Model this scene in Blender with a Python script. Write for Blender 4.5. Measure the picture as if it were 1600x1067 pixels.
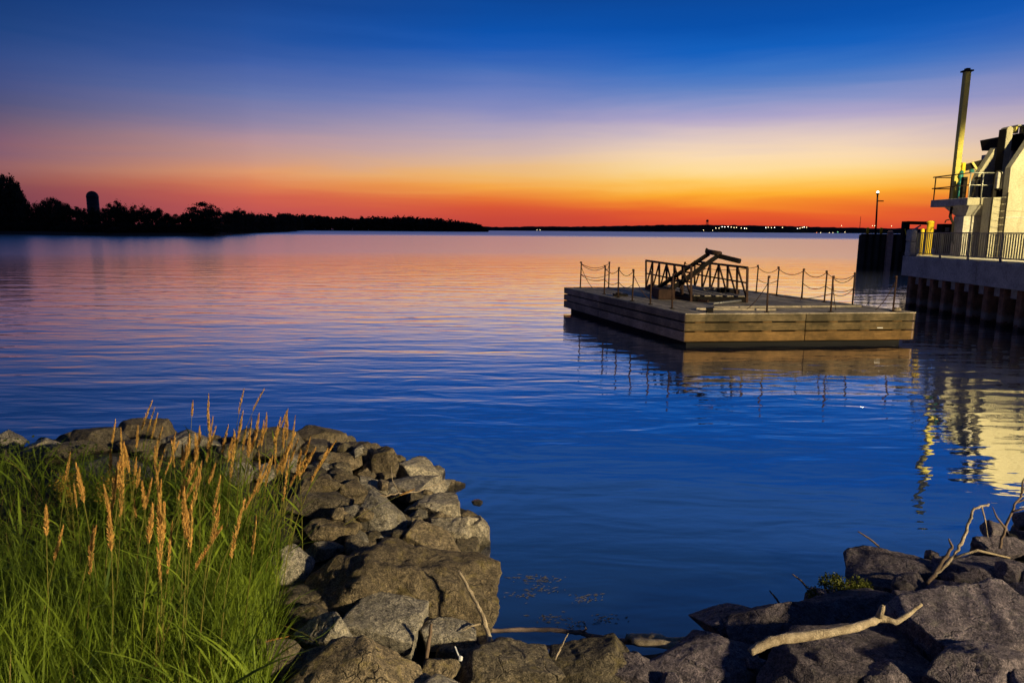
import bpy, bmesh, math, random
import numpy as np
from mathutils import Vector, Matrix
from mathutils.bvhtree import BVHTree

for o in list(bpy.data.objects):
    bpy.data.objects.remove(o)
scene = bpy.context.scene
col = scene.collection
R = math.radians

# ------------------------------------------------------------------ camera
cam_data = bpy.data.cameras.new('camera')
cam_data.lens = 24.0
cam_data.sensor_width = 36.0
cam_data.clip_start = 0.1
cam_data.clip_end = 20000
cam = bpy.data.objects.new('camera', cam_data)
cam.location = (0, 0, 3.5)
cam.rotation_euler = (R(90 - 9.25), R(-0.42), 0)
col.objects.link(cam)
scene.camera = cam
scene.render.resolution_x = 1024
scene.render.resolution_y = 682
scene.view_settings.view_transform = 'Standard'
scene.view_settings.look = 'None'
scene.view_settings.exposure = 0.0
scene.view_settings.gamma = 1.0
scene.view_settings.use_curve_mapping = False


def lin(c):
    out = []
    for v in c:
        v = v / 255.0
        out.append(v / 12.92 if v <= 0.04045 else ((v + 0.055) / 1.055) ** 2.4)
    return tuple(out) + (1.0,)


class NT:
    """small helper round a node tree"""
    def __init__(self, tree):
        self.t = tree
        tree.nodes.clear()

    def n(self, typ, **kw):
        nd = self.t.nodes.new(typ)
        for k, v in kw.items():
            setattr(nd, k, v)
        return nd

    def set(self, sock, v):
        if hasattr(v, 'links') or hasattr(v, 'is_linked'):
            self.t.links.new(v, sock)
        else:
            sock.default_value = v

    def math(self, op, a, b=0.0, c=0.0, clamp=False):
        nd = self.n('ShaderNodeMath', operation=op)
        nd.use_clamp = clamp
        self.set(nd.inputs[0], a)
        self.set(nd.inputs[1], b)
        self.set(nd.inputs[2], c)
        return nd.outputs[0]

    def vmath(self, op, a, b=(0, 0, 0)):
        nd = self.n('ShaderNodeVectorMath', operation=op)
        self.set(nd.inputs[0], a)
        self.set(nd.inputs[1], b)
        return nd.outputs[0]

    def maprange(self, v, a, b, c=0.0, d=1.0, smooth=False):
        nd = self.n('ShaderNodeMapRange')
        nd.interpolation_type = 'SMOOTHSTEP' if smooth else 'LINEAR'
        self.set(nd.inputs[0], v)
        for i, x in enumerate((a, b, c, d)):
            self.set(nd.inputs[1 + i], x)
        return nd.outputs[0]

    def mix(self, f, a, b, blend='MIX'):
        nd = self.n('ShaderNodeMix', data_type='RGBA', blend_type=blend)
        self.set(nd.inputs[0], f)
        self.set(nd.inputs[6], a)
        self.set(nd.inputs[7], b)
        return nd.outputs[2]

    def ramp(self, f, stops, interp='LINEAR'):
        nd = self.n('ShaderNodeValToRGB')
        nd.color_ramp.interpolation = interp
        el = nd.color_ramp.elements
        while len(el) < len(stops):
            el.new(0.5)
        for e, (p, c) in zip(el, stops):
            e.position = p
            e.color = c
        self.set(nd.inputs[0], f)
        return nd.outputs[0]

    def noise(self, vec, scale, detail=3.0, rough=0.55, dist=0.0):
        nd = self.n('ShaderNodeTexNoise')
        self.set(nd.inputs['Vector'], vec)
        nd.inputs['Scale'].default_value = scale
        nd.inputs['Detail'].default_value = detail
        nd.inputs['Roughness'].default_value = rough
        nd.inputs['Distortion'].default_value = dist
        return nd


# ------------------------------------------------------------------ sky: dusk, sun just below the horizon at azimuth 20 deg
world = bpy.data.worlds.new('World')
scene.world = world
world.use_nodes = True
w = NT(world.node_tree)
tc = w.n('ShaderNodeTexCoord')
dirn = w.vmath('NORMALIZE', tc.outputs['Generated'])
sep = w.n('ShaderNodeSeparateXYZ')
w.t.links.new(dirn, sep.inputs[0])
elev = w.math('MULTIPLY', w.math('ARCSINE', sep.outputs[2]), 180 / math.pi)
# faint streaks of thin cloud low in the glow
strv = w.n('ShaderNodeMapping')
strv.inputs['Scale'].default_value = (2.6, 2.6, 30.0)
w.t.links.new(dirn, strv.inputs[0])
streak = w.noise(strv.outputs[0], 1.0, 4.0, 0.55, 0.4)
elev_s = w.math('ADD', elev, w.math('MULTIPLY', w.math('SUBTRACT', streak.outputs[0], 0.5), 1.9))
ef = w.math('DIVIDE', elev_s, 60.0, clamp=True)
SAZ = R(20)
hor = w.math('SQRT', w.math('ADD', w.math('MULTIPLY', sep.outputs[0], sep.outputs[0]),
                            w.math('MULTIPLY', sep.outputs[1], sep.outputs[1])))
cosd = w.math('DIVIDE', w.math('ADD', w.math('MULTIPLY', sep.outputs[0], math.sin(SAZ)),
                               w.math('MULTIPLY', sep.outputs[1], math.cos(SAZ))), w.math('MAXIMUM', hor, 1e-4))
azd = w.math('MULTIPLY', w.math('ARCCOSINE', w.math('MINIMUM', w.math('MAXIMUM', cosd, -1.0), 1.0)), 180 / math.pi)


def sky_ramp(stops):
    return w.ramp(ef, [(e / 60.0, lin(c)) for e, c in stops])


HIGH = [(21, (42, 88, 158)), (27, (30, 70, 128)), (36, (30, 56, 98)), (60, (28, 46, 80))]
ra = sky_ramp([(0, (205, 66, 46)), (0.7, (218, 76, 46)), (1.4, (232, 96, 44)), (2.2, (246, 140, 44)), (2.9, (255, 178, 52)),
               (3.9, (255, 205, 105)), (4.8, (255, 220, 152)), (5.8, (252, 220, 176)), (6.8, (234, 208, 190)),
               (7.7, (209, 190, 197)), (8.6, (176, 166, 201)), (9.5, (140, 150, 200)), (10.6, (96, 130, 196)),
               (12, (58, 114, 195)), (13.3, (20, 95, 188)), (15, (10, 80, 170)), (17.5, (12, 72, 154))] + HIGH)
rb = sky_ramp([(0, (192, 68, 58)), (0.8, (202, 74, 58)), (1.7, (216, 86, 54)), (2.5, (231, 116, 54)), (3.5, (245, 165, 72)),
               (4.3, (240, 185, 112)), (5.2, (226, 186, 150)), (6, (210, 180, 170)), (7.5, (180, 165, 186)),
               (9, (145, 145, 190)), (10.5, (114, 130, 190)), (12.4, (70, 110, 185)), (14, (28, 90, 180)),
               (15, (14, 82, 172)), (17.5, (13, 70, 150))] + HIGH)
rc = sky_ramp([(0, (168, 76, 82)), (1.3, (190, 84, 84)), (2.3, (206, 96, 80)), (3.3, (220, 126, 86)), (4.2, (225, 154, 110)),
               (5.6, (196, 150, 140)), (6.5, (180, 145, 155)), (8, (138, 130, 165)), (9.8, (102, 117, 171)),
               (12, (64, 95, 166)), (14.2, (36, 80, 155)), (16.4, (26, 68, 140))] + HIGH)
rd = sky_ramp([(0, (112, 62, 80)), (2, (128, 70, 82)), (3, (144, 85, 86)), (4, (150, 98, 100)), (5.4, (130, 94, 114)),
               (6.4, (106, 90, 117)), (7.8, (82, 84, 124)), (9, (70, 81, 132)), (10.8, (50, 75, 134)),
               (12.4, (31, 66, 126)), (15, (20, 55, 115)), (24, (24, 54, 108)), (36, (26, 52, 96)), (60, (28, 48, 84))])
re_ = sky_ramp([(0, (64, 62, 92)), (3, (76, 70, 104)), (7, (84, 78, 116)), (12, (58, 70, 118)), (20, (38, 60, 108)),
                (36, (28, 52, 94)), (60, (28, 48, 84))])
c1 = w.mix(w.maprange(azd, 4, 22, smooth=True), ra, rb)
c2 = w.mix(w.maprange(azd, 22, 41), c1, rc)
c3 = w.mix(w.maprange(azd, 40, 56), c2, rd)
c4 = w.mix(w.maprange(azd, 60, 120, smooth=True), c3, re_)
bg = w.n('ShaderNodeBackground')
bg.inputs['Strength'].default_value = 1.0
w.t.links.new(c4, bg.inputs[0])
wo = w.n('ShaderNodeOutputWorld')
w.t.links.new(bg.outputs[0], wo.inputs[0])

# ------------------------------------------------------------------ materials
MATS = {}


def mat(name):
    m = bpy.data.materials.new(name)
    m.use_nodes = True
    MATS[name] = m
    return m, NT(m.node_tree)


def finish(t, surf):
    o = t.n('ShaderNodeOutputMaterial')
    t.t.links.new(surf, o.inputs[0])


def principled(t, base, rough=0.8, metal=0.0, spec=0.3, normal=None, emit=None, estr=0.0):
    p = t.n('ShaderNodeBsdfPrincipled')
    t.set(p.inputs['Base Color'], base)
    t.set(p.inputs['Roughness'], rough)
    p.inputs['Metallic'].default_value = metal
    p.inputs['Specular IOR Level'].default_value = spec
    if normal is not None:
        t.t.links.new(normal, p.inputs['Normal'])
    if emit is not None:
        p.inputs['Emission Color'].default_value = emit
        p.inputs['Emission Strength'].default_value = estr
    return p.outputs[0]


def bump(t, h, strength, dist=0.02):
    b = t.n('ShaderNodeBump')
    b.inputs['Strength'].default_value = strength
    b.inputs['Distance'].default_value = dist
    t.t.links.new(h, b.inputs['Height'])
    return b.outputs[0]


def g4(r, g, b):
    return (r, g, b, 1.0)


def simple(name, base, rough=0.7, metal=0.0, var=0.25, scale=3.0, bmp=0.3, spec=0.3, dark=None):
    m, t = mat(name)
    geo = t.n('ShaderNodeNewGeometry')
    nz = t.noise(geo.outputs['Position'], scale, 5, 0.65)
    lo = dark or tuple(c * (1 - var) for c in base)
    hi = tuple(min(1, c * (1 + var)) for c in base)
    c = t.ramp(nz.outputs[0], [(0.3, lo[:3] + (1,)), (0.7, hi[:3] + (1,))])
    nz2 = t.noise(geo.outputs['Position'], scale * 8, 4, 0.6)
    c = t.mix(0.35, c, t.mix(1.0, c, t.ramp(nz2.outputs[0], [(0.3, g4(.45, .45, .45)), (0.7, g4(1.5, 1.5, 1.5))]), 'MULTIPLY'))
    nrm = bump(t, nz2.outputs[0], bmp, 0.02) if bmp else None
    finish(t, principled(t, c, rough, metal, spec, nrm))
    return m


def rock_mat(name, lo, hi, lichen=(0.30, 0.24, 0.07), lich=0.35):
    m, t = mat(name)
    geo = t.n('ShaderNodeNewGeometry')
    P = geo.outputs['Position']
    oi = t.n('ShaderNodeObjectInfo')
    n1 = t.noise(P, 4.5, 5, 0.68, 0.5)
    n2 = t.noise(P, 28, 4, 0.75, 0.4)
    n3 = t.noise(P, 95, 2, 0.75)
    c = t.ramp(n1.outputs[0], [(0.3, g4(*lo)), (0.72, g4(*hi))])
    c = t.mix(1.0, c, t.ramp(n2.outputs[0], [(0.30, g4(.22, .21, .20)), (0.48, g4(.90, .90, .90)), (0.70, g4(1.9, 1.82, 1.65))]), 'MULTIPLY')
    c = t.mix(1.0, c, t.ramp(n3.outputs[0], [(0.3, g4(.38, .38, .38)), (0.7, g4(1.6, 1.6, 1.6))]), 'MULTIPLY')
    # fracture lines
    vo = t.n('ShaderNodeTexVoronoi', feature='DISTANCE_TO_EDGE')
    vo.inputs['Scale'].default_value = 3.4
    vn = t.n('ShaderNodeVectorMath', operation='MULTIPLY_ADD')
    t.t.links.new(t.noise(P, 5.0, 2, 0.65).outputs['Color'], vn.inputs[0])
    vn.inputs[1].default_value = (0.22, 0.22, 0.22)
    t.t.links.new(P, vn.inputs[2])
    t.t.links.new(vn.outputs[0], vo.inputs['Vector'])
    crack = t.math('MULTIPLY', t.maprange(vo.outputs['Distance'], 0.018, 0.0), t.maprange(n1.outputs[0], 0.45, 0.58))
    c = t.mix(t.math('MULTIPLY', crack, 0.75), c, g4(lo[0] * .25, lo[1] * .25, lo[2] * .25))
    # lichen patches
    ln = t.noise(P, 7.0, 3, 0.7, 0.6)
    lf = t.math('MULTIPLY', t.maprange(ln.outputs[0], 0.54, 0.68), lich)
    c = t.mix(lf, c, g4(*lichen))
    # stone to stone variation
    v = t.math('ADD', 0.72, t.math('MULTIPLY', oi.outputs['Random'], 0.56))
    c = t.mix(1.0, c, t.n('ShaderNodeCombineColor').outputs[0], 'MULTIPLY') if False else c
    hs = t.n('ShaderNodeHueSaturation')
    t.set(hs.inputs['Value'], v)
    t.set(hs.inputs['Color'], c)
    c = hs.outputs[0]
    # wet and algae-stained just above the waterline
    sp = t.n('ShaderNodeSeparateXYZ')
    t.t.links.new(P, sp.inputs[0])
    wz = t.math('ADD', sp.outputs[2], t.math('MULTIPLY', t.math('SUBTRACT', n1.outputs[0], 0.5), 0.16))
    wet = t.maprange(wz, 0.10, 0.04)
    c = t.mix(t.math('MULTIPLY', wet, 0.85), c, g4(0.012, 0.011, 0.008))
    rough = t.maprange(wet, 0, 1, 0.88, 0.35)
    h = t.math('ADD', t.math('MULTIPLY', n2.outputs[0], 0.8), t.math('MULTIPLY', n3.outputs[0], 0.35))
    h = t.math('SUBTRACT', h, t.math('MULTIPLY', crack, 0.5))
    finish(t, principled(t, c, rough, 0, 0.25, bump(t, h, 0.8, 0.035)))
    return m


rock_mat('rock_brown', (0.085, 0.068, 0.046), (0.22, 0.18, 0.122))
rock_mat('rock_grey', (0.125, 0.116, 0.10), (0.27, 0.25, 0.215), lich=0.2)
rock_mat('rock_dark', (0.055, 0.048, 0.038), (0.14, 0.12, 0.09), lich=0.25)
rock_mat('rock_skylit_purple', (0.058, 0.050, 0.064), (0.16, 0.136, 0.162), lichen=(0.2, 0.19, 0.16), lich=0.3)  # purple dusk skylight and shade put into the right bank's stone colour
rock_mat('rock_pale', (0.17, 0.15, 0.115), (0.38, 0.345, 0.28), lich=0.1)
simple('soil', (0.035, 0.030, 0.020), 0.95, var=0.5, scale=4, bmp=0.8)
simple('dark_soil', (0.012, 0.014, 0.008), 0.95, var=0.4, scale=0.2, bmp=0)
m, t = mat('concrete')
geo = t.n('ShaderNodeNewGeometry')
cm = t.n('ShaderNodeMapping')
cm.inputs['Scale'].default_value = (3.2, 3.2, 0.45)
t.t.links.new(geo.outputs['Position'], cm.inputs[0])
s1 = t.noise(cm.outputs[0], 1.0, 5, 0.65, 0.3)
s2 = t.noise(geo.outputs['Position'], 1.5, 5, 0.65)
s3 = t.noise(geo.outputs['Position'], 14, 3, 0.6)
c = t.ramp(s2.outputs[0], [(0.3, g4(.30, .27, .20)), (0.7, g4(.40, .365, .285))])
c = t.mix(t.maprange(s1.outputs[0], 0.50, 0.70, 0.0, 0.55), c, g4(.15, .125, .08))
c = t.mix(0.5, c, t.mix(1.0, c, t.ramp(s3.outputs[0], [(0.3, g4(.6, .6, .6)), (0.7, g4(1.35, 1.35, 1.35))]), 'MULTIPLY'))
finish(t, principled(t, c, 0.85, 0, 0.3, bump(t, s3.outputs[0], 0.3, 0.02)))
simple('old_concrete', (0.40, 0.37, 0.34), 0.9, var=0.28, scale=1.6, bmp=0.4)
simple('rust_steel', (0.055, 0.028, 0.018), 0.8, var=0.5, scale=2.2, bmp=0.5)
simple('hull_black', (0.006, 0.006, 0.006), 0.8, var=0.3, scale=2, bmp=0.2)
m, t = mat('tidal_rust')
geo = t.n('ShaderNodeNewGeometry')
n1 = t.noise(geo.outputs['Position'], 2.5, 6, 0.7, 0.3)
n2 = t.noise(geo.outputs['Position'], 11, 5, 0.7)
c = t.ramp(n1.outputs[0], [(0.3, g4(.07, .04, .026)), (0.55, g4(.24, .115, .06)), (0.75, g4(.34, .19, .11))])
sz = t.n('ShaderNodeSeparateXYZ')
t.t.links.new(geo.outputs['Position'], sz.inputs[0])
zz_ = t.math('ADD', sz.outputs[2], t.math('MULTIPLY', t.math('SUBTRACT', n2.outputs[0], 0.5), 0.5))
band = t.math('MULTIPLY', t.maprange(zz_, 0.18, 0.26), t.maprange(zz_, 0.52, 0.40))
c = t.mix(t.math('MULTIPLY', band, 0.6), c, g4(.30, .26, .22))
c = t.mix(t.math('MULTIPLY', t.maprange(zz_, 0.2, 0.1), 0.8), c, g4(.012, .011, .008))
finish(t, principled(t, c, 0.8, 0, 0.3, bump(t, n2.outputs[0], 0.6, 0.02)))
simple('pile_steel', (0.035, 0.026, 0.02), 0.8, var=0.5, scale=1.4, bmp=0.5)
simple('dark_steel', (0.014, 0.012, 0.011), 0.85, var=0.35, scale=5, bmp=0.2, spec=0.12)
simple('rail_steel', (0.22, 0.21, 0.16), 0.5, metal=0.2, var=0.15, scale=6, bmp=0.1)
simple('galvanised', (0.38, 0.37, 0.33), 0.45, metal=0.5, var=0.12, scale=6, bmp=0.1)
simple('yellow_paint', (0.72, 0.50, 0.02), 0.5, var=0.12, scale=4, bmp=0.1)
simple('mast_paint', (0.52, 0.44, 0.10), 0.5, var=0.15, scale=3, bmp=0.1)
simple('teal_paint', (0.02, 0.17, 0.17), 0.5, var=0.25, scale=9, bmp=0.1)
simple('fender_wood', (0.34, 0.19, 0.15), 0.85, var=0.3, scale=3, bmp=0.4)
simple('white_plastic', (0.75, 0.76, 0.74), 0.5, var=0.08, scale=20, bmp=0.0)
simple('driftwood', (0.46, 0.38, 0.27), 0.85, var=0.3, scale=14, bmp=0.8, dark=(0.18, 0.135, 0.085))
simple('dead_twig', (0.17, 0.12, 0.085), 0.9, var=0.3, scale=12, bmp=0.4)
simple('root_bark', (0.20, 0.145, 0.12), 0.9, var=0.35, scale=12, bmp=0.5)
simple('tree_bark', (0.03, 0.024, 0.018), 0.95, var=0.3, scale=1, bmp=0)
simple('plume', (0.56, 0.32, 0.085), 0.9, var=0.25, scale=14, bmp=0)
simple('float_scum', (0.075, 0.07, 0.068), 0.8, var=0.3, scale=12, bmp=0)
simple('silo_skin', (0.018, 0.018, 0.02), 0.6, var=0.2, scale=0.3, bmp=0)


def leaf_mat(name, lo, hi, trans=0.25, scale=2.5):
    m, t = mat(name)
    geo = t.n('ShaderNodeNewGeometry')
    nz = t.noise(geo.outputs['Position'], scale, 4, 0.7)
    c = t.ramp(nz.outputs[0], [(0.32, g4(*lo)), (0.68, g4(*hi))])
    d = principled(t, c, 0.65, 0, 0.25)
    tr = t.n('ShaderNodeBsdfTranslucent')
    t.set(tr.inputs[0], c)
    mx = t.n('ShaderNodeMixShader')
    mx.inputs[0].default_value = trans
    t.t.links.new(d, mx.inputs[1])
    t.t.links.new(tr.outputs[0], mx.inputs[2])
    finish(t, mx.outputs[0])


leaf_mat('grass', (0.045, 0.090, 0.008), (0.25, 0.34, 0.022), 0.3, 3.0)
leaf_mat('dry_blade', (0.16, 0.12, 0.03), (0.34, 0.25, 0.07), 0.2, 5.0)
leaf_mat('stalk_green', (0.13, 0.15, 0.02), (0.26, 0.22, 0.05), 0.2, 6.0)
leaf_mat('weed', (0.035, 0.06, 0.010), (0.09, 0.12, 0.02), 0.3, 3.0)
leaf_mat('goldenrod', (0.20, 0.15, 0.02), (0.34, 0.22, 0.03), 0.2, 9.0)
leaf_mat('moss_shrub', (0.05, 0.065, 0.008), (0.13, 0.14, 0.015), 0.2, 14.0)
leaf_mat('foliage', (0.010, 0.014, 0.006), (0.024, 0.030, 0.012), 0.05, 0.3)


def wood_mat(name, base, axis_scale, stain=0.5):
    m, t = mat(name)
    geo = t.n('ShaderNodeNewGeometry')
    P = geo.outputs['Position']
    mp = t.n('ShaderNodeMapping')
    mp.inputs['Scale'].default_value = axis_scale
    t.t.links.new(P, mp.inputs[0])
    gr = t.noise(mp.outputs[0], 3.0, 6, 0.7, 0.3)
    st = t.noise(P, 1.3, 5, 0.65, 0.2)
    oi = t.n('ShaderNodeObjectInfo')
    c = t.ramp(gr.outputs[0], [(0.3, tuple(x * 0.55 for x in base) + (1,)), (0.7, tuple(x * 1.3 for x in base) + (1,))])
    c = t.mix(t.math('MULTIPLY', t.maprange(st.outputs[0], 0.38, 0.58), stain), c, g4(base[0] * .3, base[1] * .33, base[2] * .35))
    hs = t.n('ShaderNodeHueSaturation')
    t.set(hs.inputs['Value'], t.math('ADD', 0.78, t.math('MULTIPLY', oi.outputs['Random'], 0.44)))
    t.set(hs.inputs['Color'], c)
    finish(t, principled(t, hs.outputs[0], 0.85, 0, 0.2, bump(t, gr.outputs[0], 0.5, 0.01)))


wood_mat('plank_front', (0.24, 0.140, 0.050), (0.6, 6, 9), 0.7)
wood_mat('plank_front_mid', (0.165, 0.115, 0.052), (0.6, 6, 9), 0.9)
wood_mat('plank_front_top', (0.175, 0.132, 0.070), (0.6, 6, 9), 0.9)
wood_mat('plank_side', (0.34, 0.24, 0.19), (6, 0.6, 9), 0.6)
wood_mat('deck_wood', (0.55, 0.46, 0.33), (5, 0.7, 5), 0.6)


def glow(name, colr, strength):
    m, t = mat(name)
    e = t.n('ShaderNodeEmission')
    e.inputs[0].default_value = colr
    e.inputs[1].default_value = strength
    finish(t, e.outputs[0])


glow('lamp_glow', (1.0, 0.88, 0.62, 1), 5.0)
glow('far_lamp_warm', (1.0, 0.78, 0.42, 1), 5.0)
glow('far_lamp_white', (1.0, 0.93, 0.78, 1), 7.0)
glow('far_lamp_red', (1.0, 0.25, 0.08, 1), 5.0)
glow('far_lamp_green', (0.30, 1.0, 0.45, 1), 4.0)

# water -----------------------------------------------------------------
m, t = mat('lake_water')
geo = t.n('ShaderNodeNewGeometry')
P = geo.outputs['Position']
sp = t.n('ShaderNodeSeparateXYZ')
t.t.links.new(P, sp.inputs[0])
dist = t.vmath('LENGTH', P)
dnode = t.n('ShaderNodeVectorMath', operation='LENGTH')
t.t.links.new(P, dnode.inputs[0])
dist = dnode.outputs['Value']


def wave_noise(sx, sy, ang, detail, distort=0.0, rough=0.5):
    mp = t.n('ShaderNodeMapping')
    mp.inputs['Rotation'].default_value = (0, 0, ang)
    mp.inputs['Scale'].default_value = (sx, sy, 1)
    t.t.links.new(P, mp.inputs[0])
    return t.noise(mp.outputs[0], 1.0, detail, rough, distort).outputs[0]


h = t.math('MULTIPLY', wave_noise(0.16, 0.62, R(-6), 2.0, 0.3), 0.042)
h = t.math('ADD', h, t.math('MULTIPLY', wave_noise(0.55, 1.7, R(9), 2.0, 0.5), 0.0200))
h = t.math('ADD', h, t.math('MULTIPLY', wave_noise(2.0, 5.0, R(-14), 2.0, 0.3), 0.0042))
h = t.math('ADD', h, t.math('MULTIPLY', wave_noise(9.0, 14.0, R(20), 1.0), 0.00035))
# rings spreading from the boulder at the far side of the rock point
rv = t.vmath('SUBTRACT', P, (-1.55, 9.6, 0))
rl = t.n('ShaderNodeVectorMath', operation='LENGTH')
t.t.links.new(rv, rl.inputs[0])
ring = t.math('MULTIPLY', t.math('SINE', t.math('MULTIPLY', rl.outputs['Value'], 21.0)),
              t.maprange(rl.outputs['Value'], 0.5, 2.6, 0.0020, 0.0))
h = t.math('ADD', h, ring)
# calmer in the sheltered cove
calm = t.math('MULTIPLY', t.maprange(dist, 6.0, 16.0, 0.5, 0.95, smooth=True), t.maprange(dist, 50, 140, 1.0, 0.22))
h = t.math('MULTIPLY', h, calm)
bn = t.n('ShaderNodeBump')
bn.inputs['Strength'].default_value = 1.0
bn.inputs['Distance'].default_value = 1.0
t.t.links.new(h, bn.inputs['Height'])
# unresolved ripples farther out, strongest in the wind-ruffled band towards the far shore
fn = t.n('ShaderNodeTexNoise')
mp = t.n('ShaderNodeMapping')
mp.inputs['Scale'].default_value = (0.5, 1.4, 1)
t.t.links.new(P, mp.inputs[0])
t.t.links.new(mp.outputs[0], fn.inputs['Vector'])
fn.inputs['Scale'].default_value = 1.0
fn.inputs['Detail'].default_value = 3.0
off = t.vmath('SUBTRACT', fn.outputs['Color'], (0.5, 0.5, 0.5))
amp = t.math('ADD', t.maprange(dist, 14, 110, 0.02, 0.015), t.maprange(dist, 370, 540, 0.0, 0.04, smooth=True))
sc = t.n('ShaderNodeVectorMath', operation='SCALE')
t.t.links.new(off, sc.inputs[0])
t.t.links.new(amp, sc.inputs['Scale'])
flat = t.vmath('MULTIPLY', sc.outputs[0], (0.6, 1.0, 0.0))
nrm = t.vmath('NORMALIZE', t.vmath('ADD', bn.outputs[0], flat))
rough = t.math('ADD', t.maprange(dist, 26, 110, 0.015, 0.18), t.maprange(dist, 370, 540, 0.0, 0.26))
gl = t.n('ShaderNodeBsdfGlossy', distribution='MULTI_GGX')
gl.inputs['Color'].default_value = (1.0, 1.0, 1.0, 1)
t.t.links.new(rough, gl.inputs['Roughness'])
t.t.links.new(nrm, gl.inputs['Normal'])
body = t.n('ShaderNodeBsdfDiffuse')
body.inputs['Color'].default_value = (0.006, 0.022, 0.075, 1)
lw = t.n('ShaderNodeLayerWeight')
lw.inputs['Blend'].default_value = 0.5
t.t.links.new(nrm, lw.inputs['Normal'])
# facing: 0 looking straight down, 1 at grazing
fac = t.ramp(lw.outputs['Facing'], [(0.0, g4(.06, .06, .06)), (0.36, g4(.22, .22, .22)), (0.52, g4(.46, .46, .46)),
                                     (0.68, g4(.71, .71, .71)), (0.80, g4(.71, .71, .71)), (0.90, g4(.96, .96, .96)), (1.0, g4(1, 1, 1))])
mx = t.n('ShaderNodeMixShader')
t.t.links.new(fac, mx.inputs[0])
t.t.links.new(body.outputs[0], mx.inputs[1])
gl2 = t.n('ShaderNodeBsdfGlossy', distribution='MULTI_GGX')
gl2.inputs['Roughness'].default_value = 0.33
t.t.links.new(nrm, gl2.inputs['Normal'])
gmix = t.n('ShaderNodeMixShader')
gmix.inputs[0].default_value = 0.06
t.t.links.new(gl.outputs[0], gmix.inputs[1])
t.t.links.new(gl2.outputs[0], gmix.inputs[2])
t.t.links.new(gmix.outputs[0], mx.inputs[2])
finish(t, mx.outputs[0])


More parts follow.
